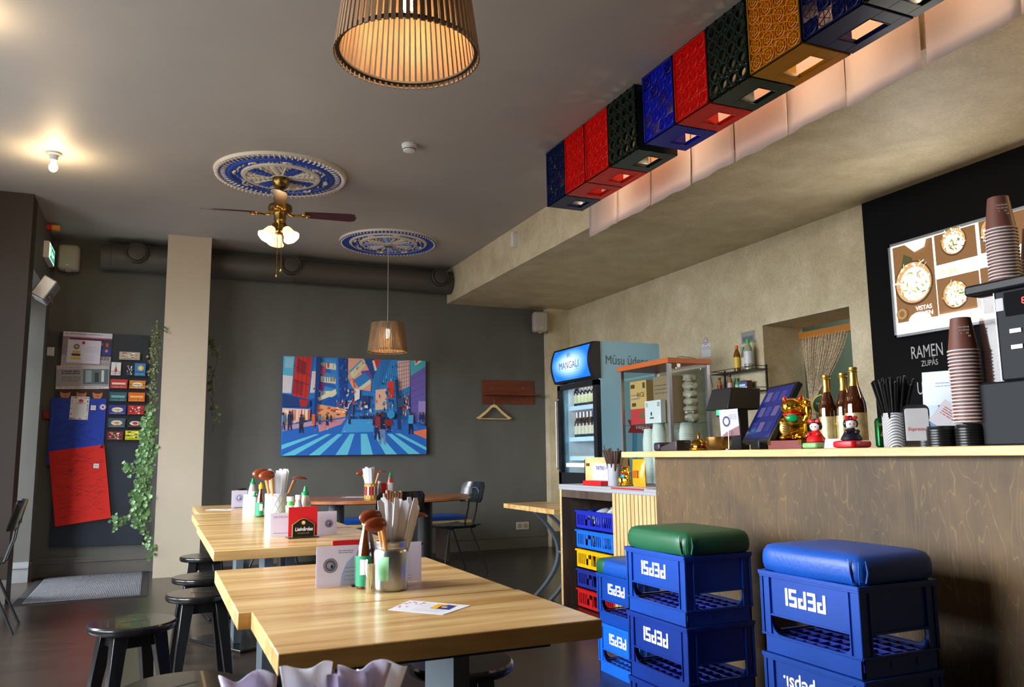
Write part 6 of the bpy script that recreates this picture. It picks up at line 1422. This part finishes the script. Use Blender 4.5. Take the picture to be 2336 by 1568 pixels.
# ---- front table group
t,card=menu_holder('frosted menu card stand with blue round seal on the front table, left of the bottle',(.436,2.40,zt),.3,.115,R(-2),False)
h=.115
b=MB().col('#dad7e4').box(0,.31,0,.003,0.002,.116); A=Art((0,0,.002),(1,0,0),(0,0,1),.31,.114,b)
seal(A,.13,.52,.066); A.poly([(.22,0),(.235,.3),(.28,.58),(.35,.75),(.35,0)],'#bcc6ea').poly([(.245,0),(.26,.28),(.30,.5),(.35,.6),(.35,0)],'#dad7e4').lines(.26,.1,.36,.5,4,'#6a76ac',.0012,3).lines(.2,.8,.34,.9,2,'#4a4c5a',.0015,5).lines(.86,.05,.90,.2,2,'#7c5060',.001,6)
b.done('printed_card',M_card,t,recalc=False,smooth=False); MB().box(.1,.2,-.02,.025,0,.004).done('base_foot',M_blackm,t,smooth=False)
def napkin_pack(label,loc,rz,w,hh,badge=True):
    t=thing('napkin_holder',label,'napkin holder',loc,rz,'red napkin holders')
    for i in range(5):
        b=MB(); b.box(-w/2+.002*i,w/2-.001*i,-.004+.007*i,.001+.007*i,.008,hh-.002*((i*3)%5)); b.done('red_napkin',M_redn,t,smooth=False,bevel=.0015)
    MB().box(-w*.52,w*.52,-.03,.05,0,.005).done('base',M_black,t,smooth=False)
    if badge:
        def shape(s_): return [(-.052*s_,0.004),(.052*s_,0.004),(.052*s_,.062*s_),(.032*s_,.075*s_),(.018*s_,.085*s_),(0,.09*s_),(-.018*s_,.085*s_),(-.032*s_,.075*s_),(-.052*s_,.062*s_)]
        b=MB(); b.col('#b8985c'); P=shape(1.0); b.loft([[(x,-.014,z) for x,z in P],[(x,-.010,z) for x,z in P]]); b.col('#0c0c0e'); P=[(x*.94,.002+z*.955) for x,z in shape(1)]; b.loft([[(x,-.0146,z) for x,z in P],[(x,-.0138,z) for x,z in P]])
        b.col('#c8803c').lathe([(.010,.0),(.010,.0014)],(0,-.0146,.070),rot=(pi/2,0,0),n=14).col('#e8d8b0').lathe([(.006,.0014),(.006,.002)],(0,-.0146,.071),rot=(pi/2,0,0),n=10); b.done('badge_plate',M_paint,t,smooth=False)
        text('badge_name','Lielvārdes',.023,M_whitep,(0.002,-.0152,.040),'ny',t,ext=.0003,sx=.86,shear=.15,offset=.0004); text('badge_line','ALUS RADĪTS LATVIJĀ',.0055,mat('badge_gold','#b8985c',.5),(0,-.0150,.022),'ny',t,ext=.0002)
    return t
napkin_pack('red napkins mostly hidden behind the soy bottle on the front table',(.545,2.47,zt),0,.10,.124,False)
M_soyglass=mat('soy_brown_glass','#4a2208',.05,coat=.7,spec=.8)
def soy(label,loc,rz=0):
    t=thing('soy_sauce_bottle',label,'bottle',loc,rz,'sauce bottles with green labels')
    MB().lathe([(.027,0),(.030,.004),(.030,.085),(.027,.10),(.0125,.168),(.0115,.178),(.0115,.19),(.001,.19)],n=32).done('bottle_glass',M_soyglass,t)
    b=MB().col('#12855a').lathe([(.0304,.008),(.0304,.092)],n=32,cap=False)
    b.done('green_label',M_paint,t)
    for a0,a1,z0,z1,c in ((-2.6,-1.9,.04,.082,'#e4e6e8'),(-1.5,-.9,.06,.088,'#b81c1c'),(-1.75,-1.1,.012,.055,'#d8cca8')):
        b=MB().col(c); n=6; b.loft([[(.0307*math.cos(a0+(a1-a0)*i/n),.0307*math.sin(a0+(a1-a0)*i/n),z) for i in range(n+1)]+[(.0304*math.cos(a1-(a1-a0)*i/n),.0304*math.sin(a1-(a1-a0)*i/n),z) for i in range(n+1)] for z in (z0,z1)]); b.done('label_patch',M_paint,t,smooth=False)
    MB().lathe([(.0145,.176),(.015,.19),(.014,.204),(.006,.207),(.005,.216),(.001,.216)],n=20).done('yellow_cap',M_yellow,t); return t
soy('brown glass soy sauce bottle with green label on the front table',(.568,2.345,zt),R(10))
t=thing('metal_jar','silver metal jar with green sticker holding chopstick packets, front table','jar',(.622,2.28,zt))
MB().lathe([(.044,0),(.047,.004),(.0475,.010),(.0475,.104),(.044,.112),(.041,.115),(.0425,.119),(.0415,.123),(.0430,.127),(.0425,.135),(.039,.135),(.039,.02),(.001,.018)],n=44,cap=False).done('jar_wall',M_steel,t)
b=MB().col('#8fd8a0'); a0,a1,n=-2.75,-1.95,8
for z0,z1,c in ((.03,.095,'#9adcae'),(.045,.085,'#7cc88e')):
    b.col(c); k=0.0002*(1 if z0>.03 else 0); 
    for i in range(n):
        p_,q_=a0+(a1-a0)*i/n+(.08 if z0>.03 else 0),a0+(a1-a0)*(i+1)/n+(-.0 if z0>.03 else 0); b.poly([((.0479+k)*math.cos(p_),(.0479+k)*math.sin(p_),z0),((.0479+k)*math.cos(q_),(.0479+k)*math.sin(q_),z0),((.0479+k)*math.cos(q_),(.0479+k)*math.sin(q_),z1),((.0479+k)*math.cos(p_),(.0479+k)*math.sin(p_),z1)])
b.done('green_sticker',M_paint,t,recalc=False)
def packets(label,group,loc,n,L,w,seed,lean,spread,r=.03,z0=.02):
    rr=random.Random(seed); o0=None
    for i in range(n):
        if o0 is None:
            b=MB(); b.loft([[(-w/2,-.003,0),(w/2,-.003,0),(w/2,.003,0),(-w/2,.003,0)],[(-w/2,-.004,L*.5),(w/2,-.004,L*.5),(w/2,.004,L*.5),(-w/2,.004,L*.5)],[(-w/2,-.001,L-.012),(w/2,-.001,L-.012),(w/2,.001,L-.012),(-w/2,.001,L-.012)],[(-w/2,-.0006,L-.002),(w*.1,-.0006,L),(w*.1,.0006,L),(-w/2,.0006,L-.002)]])
            o0=b.done('chopstick_packet',mat('packet_paper','#e2e3ea',.65,noise=.03,trl=.15),smooth=False); tag(o0,label,'chopsticks',group); o=o0
        else: o=dup(o0,(0,0,0))
        f=i/(n-1)-.5 if n>1 else 0
        d=Vector((lean[0]+f*spread,lean[1]+rr.uniform(-.1,.1),1)).normalized()
        q=Vector((0,0,1)).rotation_difference(d).to_matrix()@Matrix.Rotation(rr.uniform(-.5,.5),3,'Z')
        o.location=(loc[0]+f*r*.8,loc[1]+rr.uniform(-.5,.5)*r*.6,loc[2]+z0); o.rotation_euler=q.to_euler(); o.scale=(1,1,rr.uniform(.93,1.03))
packets('white paper chopstick packet fanned in the metal jar on the front table','chopstick packets in the metal jar',(.622,2.27,zt),10,.235,.019,3,(.10,0),.42)
def sticks(label,group,loc,n,L,m,r=.0045,seed=1):
    rr=random.Random(seed); o0=None
    for i in range(n):
        if o0 is None: o0=MB().tube([(0,0,0),(0,0,L)],[r*.7,r],8).done('wooden_chopstick',m); tag(o0,label,'chopsticks',group); o=o0
        else: o=dup(o0,(0,0,0))
        f=i/(n-1)-.5; d=Vector((.05+f*.12,.10,1)).normalized(); o.location=(loc[0]+f*.02,loc[1]+.016,loc[2]+.02); o.rotation_euler=Vector((0,0,1)).rotation_difference(d).to_euler(); o.scale=(1,1,rr.uniform(.97,1.02))
sticks('reddish wooden chopstick end rising behind the white packets in the jar','wooden chopsticks in the metal jar',(.625,2.28,zt),7,.252,mat('chopstick_wood','#a87858',.5))
def spoon(label,loc,tip,group,face=1,s=1.0,handle=None):
    """soup spoon: handle end at loc, bowl at tip, concave side down"""
    t=thing('soup_spoon',label,'spoon',loc,0,group)
    d=Vector(tip); hv=Vector((math.copysign(1,d.x),-.15,-.12)).normalized()
    b=MB(); b.tube([(0,0,0),tuple(d*.55),tuple(d*.92)],[.006*s,.006*s,.008*s],8); b.done('handle',handle or mat('spoon_handle','#c08850',.4),t)
    b=MB(); q=Vector((1,0,0)).rotation_difference(hv).to_matrix().to_4x4(); b.xf=Matrix.Translation(d+hv*.018*s)@q
    n=20; rg=[]
    for k,z in ((.15,.012),(.6,.009),(.9,.002),(1,-.007),(.9,-.006),(.55,.002),(.1,.005)):
        rg.append([(.034*s*k*math.cos(2*pi*i/n),.021*s*k*math.sin(2*pi*i/n),z*s*.6) for i in range(n)])
    b.loft(rg); b.done('spoon_bowl',M_spoon,t); return t
spoon('upper brown wooden soup spoon hanging over the soy bottle on the front table',(.598,2.262,zt+.09),(-.024,-.012,.118),'brown spoons in the metal jar')
spoon('lower brown wooden soup spoon just above the yellow bottle cap on the front table',(.604,2.254,zt+.09),(-.020,-.020,.098),'brown spoons in the metal jar')
spoon('brown wooden soup spoon leaning right behind the packets on the front table',(.648,2.30,zt+.08),(.040,.01,.125),'brown spoons in the metal jar')
t=thing('toothpick_holder','small clear plastic toothpick holder before the soy bottle','toothpick holder',(.556,2.245,zt))
MB().lathe([(.016,0),(.0165,.003),(.0165,.085),(.014,.092)],n=20,cap=False).done('clear_case',M_glass,t); b=MB()
for i in range(22):
    a=i*2.4; q=.0125*math.sqrt((i+.5)/22); b.tube([(q*math.cos(a),q*math.sin(a),.003),(q*math.cos(a+.3),q*math.sin(a+.3),.078)],.0011,4)
o=b.done('toothpick_bundle',mat('toothpick','#d8c49c',.6),t); o['kind']='stuff'
def flyer(label,pts,z,art,group=None):
    b=MB().col('#dcdce4'); P=[Vector((x,y,0)) for x,y in pts]; c=sum(P,Vector())/4; Q=[p_-c for p_ in P]
    b.loft([[(q.x,q.y,0) for q in Q],[(q.x,q.y,.0007) for q in Q]])
    U=(Q[1]-Q[0]); V=(Q[3]-Q[0]); A=Art((Q[0].x,Q[0].y,.0007),U.normalized(),V.normalized(),U.length,V.length,b); art(A)
    o=b.done('flyer',M_paint,recalc=False,smooth=False,loc=(c.x,c.y,z)); tag(o,label,'flyer',group)
def a_fly(A):
    rr=random.Random(9)
    for i in range(12): A.ellipse(rr.uniform(.04,.36),rr.uniform(.1,.9),.022,.03,rr.choice(['#c85050','#d87840','#b84870']),7); A.k-=1
    A.k+=1; A.rect(.60,.42,.95,.86,'#e8a818').poly([(.72,.42),(.95,.42),(.95,.80),(.80,.86)],'#24307c').rect(.72,.52,.84,.74,'#2a2426').rect(.76,.56,.86,.66,'#d8c8a8').lines(.38,.1,.9,.36,4,'#9a9ab4',.0012,4).lines(.36,.45,.58,.8,4,'#9a9ab4',.0012,5)
flyer('white flyer with orange-blue photo lying on the front table',[(.535,1.985),(.635,1.865),(.735,1.945),(.62,2.085)],zt+.0004,a_fly)
# ---- second table group
t=thing('menu_card_stand','frosted menu card stand with blue seal at its right end behind the red napkins','menu stand',(.512,4.02,zt),R(-3),'frosted menu card stands')
b=MB().col('#dad7e4').box(0,.31,0,.003,0.002,.112); A=Art((0,0,.002),(1,0,0),(0,0,1),.31,.11,b); seal(A,.88,.47,.062); A.lines(.05,.78,.3,.88,2,'#5a5c6c',.0015,5).lines(.05,.12,.28,.18,1,'#5a5c6c',.0018,6).lines(.74,.2,.78,.8,4,'#7c7088',.001,3); b.done('printed_card',M_card,t,recalc=False,smooth=False); MB().box(.1,.2,-.02,.02,0,.004).done('base_foot',M_blackm,t,smooth=False)
napkin_pack('red napkins in black stand with gold-edged badge on the second table',(.648,3.93,zt),R(4),.135,.142)
t=thing('ceramic_cup','white cup with diamond relief holding packets and spoons on the second table','cup',(.60,4.50,zt))
b=MB(); b.lathe([(.054,0),(.057,.003),(.057,.185),(.053,.185),(.053,.01),(.001,.01)],n=40,cap=False); b.done('cup_wall',mat('white_ceramic','#d4d6da',.35),t)
b=MB()
for i in range(14):
    for s_ in (-1,1):
        b.tube([(.0575*math.cos(2*pi*i/14+s_*k*.22),.0575*math.sin(2*pi*i/14+s_*k*.22),.08+.10*k/4) for k in range(5)],.0013,4)
b.done('diamond_relief',mat('white_ceramic_shade','#b4b8c0',.35),t)
packets('white paper chopstick packet in the white diamond-relief cup','chopstick packets in the white cup',(.605,4.50,zt),8,.29,.020,5,(.02,0),.20,.035)
spoon('brown soup spoon tilted left over the white diamond-relief cup',(.585,4.48,zt+.06),(-.05,-.02,.235),'brown spoons in the white cup',s=1.25)
spoon('second brown soup spoon nested at the left rim of the white diamond-relief cup',(.59,4.47,zt+.06),(-.025,-.03,.225),'brown spoons in the white cup',s=1.25)
spoon('brown soup spoon sticking out right of the white diamond-relief cup',(.62,4.52,zt+.06),(.085,.02,.205),'brown spoons in the white cup',s=1.2)
soy('brown sauce bottle with green label behind the white diamond-relief cup',(.632,5.46,zt),R(40))
def sriracha(label,loc,liq='#8c6a58',lab='#c8c8cc',s=1):
    return sauce('squeeze_bottle',label,loc,.225*s,.030*s,.013*s,mat('squeeze_'+liq.strip('#'),liq,.2,coat=.4),mat('sqlab_'+lab.strip('#'),lab,.5),M_greenp,nozzle=True,group='green-nozzle squeeze bottles',l0=.2,l1=.58)
sriracha('green-nozzle squeeze bottle behind the white menu papers on the second table',(.675,6.35,zt),'#9a9490','#dcdce0')
sriracha('green-nozzle squeeze bottle just right above the red napkins',(.715,4.28,zt),'#b0a090','#c8b8b4')
sauce('shaker_bottle','small white-capped shaker bottle above the red napkins',(.672,4.22,zt),.185,.024,.013,mat('salt_shaker','#a8aaac',.2),mat('shaker_label','#8c8e90',.4),M_white,cat='shaker',l0=.3,l1=.6)
sauce('spice_jar','white jar with bright green lower edge right beside the white cup',(.640,4.28,zt),.175,.022,.014,mat('green_jar','#3cc848',.35),mat('white_jar_label','#dcdce0',.5),M_white,cat='jar',l0=.62,l1=.75)
sauce('squeeze_bottle','green-capped bottle half hidden beside the brown sauce bottle',(.612,5.62,zt),.15,.022,.010,mat('pale_bottle','#c8ccc8',.4),None,M_greenp,nozzle=True)
o=MB().box(-.045,.045,-.0012,.0012,0,.135).done('white_card',M_paper,loc=(.585,5.66,zt),rot=(R(-4),0,R(-25))); tag(o,'blank white paper card standing left of the brown sauce bottle','card')
t=thing('menu_card_stand','small card stand with blue seal at the far end of the tables','menu stand',(.545,6.55,zt),R(-2),'frosted menu card stands')
b=MB().col('#d4d0e0').box(0,.115,0,.003,0.002,.13); A=Art((0,0,.002),(1,0,0),(0,0,1),.115,.128,b); seal(A,.5,.55,.24); b.done('printed_card',M_card,t,recalc=False,smooth=False); MB().box(.02,.1,-.015,.02,0,.004).done('base_foot',M_blackm,t,smooth=False)
flyer('white flyer lying flat at the far left table corner',[(.35,6.36),(.52,6.26),(.56,6.40),(.40,6.50)],zt+.0004,lambda A:A.rect(.6,.3,.8,.7,'#b8b4c8'))
# ---- oval table group
t=thing('patterned_tin','red and gold patterned tin holding packets on the oval table','tin',(1.80,7.30,zt))
b=MB(); n=24
for z0,z1,cs in ((0,.028,('#c8a84c','#8c6a28')),(.028,.105,('#7c2420','#a83830','#5a1c1c','#c8c0b0')),(.105,.13,('#c8a84c','#9a7830'))):
    for i in range(n):
        b.col(cs[(i*7+int(z0*100))%len(cs)]); a,c_=2*pi*i/n,2*pi*(i+1)/n; r=.058; b.poly([(r*math.cos(a),r*math.sin(a),z0),(r*math.cos(c_),r*math.sin(c_),z0),(r*math.cos(c_),r*math.sin(c_),z1),(r*math.cos(a),r*math.sin(a),z1)])
b.done('tin_wall',M_gloss,t,recalc=False); MB().sweepring(.058,.003,(0,0,.13),28,6).done('rim',M_goldf,t)
packets('white packet standing in the patterned tin on the oval table','packets in the patterned tin',(1.80,7.30,zt),5,.27,.03,7,(-.08,0),.2,.05)
spoon('brown soup spoon leaning right over the patterned tin',(1.81,7.29,zt+.04),(.06,-.02,.20),'brown spoons in the tin',s=1.3)
spoon('brown soup spoon leaning left behind the packets in the tin',(1.79,7.32,zt+.04),(-.06,.01,.19),'brown spoons in the tin',s=1.1)
napkin_pack('red napkins behind the tin on the oval table',(1.93,7.42,zt),R(10),.10,.13,False)
sauce('shaker_bottle','small clear shaker bottle beside the tin on the oval table',(1.895,7.36,zt),.15,.020,.012,mat('salt_shaker','#a8aaac',.2),mat('shaker_label','#8c8e90',.4),M_white,cat='shaker')
sriracha('green-nozzle squeeze bottle with red sauce on the oval table',(2.02,7.44,zt),'#a03028','#d0c8cc')
flyer('white flyer lying on the oval table left of the tin',[(1.60,7.62),(1.78,7.50),(1.84,7.62),(1.68,7.72)],zt+.0004,lambda A:A.rect(.5,.3,.8,.7,'#b8b4c8'))
# ---- blurred napkins at the very front
t=thing('napkin_bunch','out-of-focus bunch of white and lilac tissue napkins at the bottom edge','napkins',(.19,1.06,zt))
rr=random.Random(15)
for i in range(9):
    x=-.082+.15*i/8; b=MB(); n=14; rg=[]
    hgt=.104+.016*math.sin(i*1.9)-.06*abs(x)*1.0
    g=[]
    for j in range(8):
        f=j/7; w=.014+.024*f
        g.append([b.v((x*(1+.25*f)+w*(k/(n-1)-.5)*1.7,-.02+.010*math.sin(k*.6+i+f*2)*f+.012*((i%3)-1),hgt*f+.004*math.sin(k*.6+i*2)*f)) for k in range(n)])
    for a_,c_ in zip(g,g[1:]):
        for k in range(n-1): b.f([a_[k],a_[k+1],c_[k+1],c_[k]])
    o=b.done('folded_napkin',mat('lilac_napkin','#dcd6ea',.8,trl=.4) if i%2 else mat('white_napkin','#eeeef6',.8,trl=.4),t); sm=o.modifiers.new('thick','SOLIDIFY'); sm.thickness=.002
MB().box(-.08,.08,-.05,.03,0,.035).done('holder_tray',M_black,t,bevel=.004)
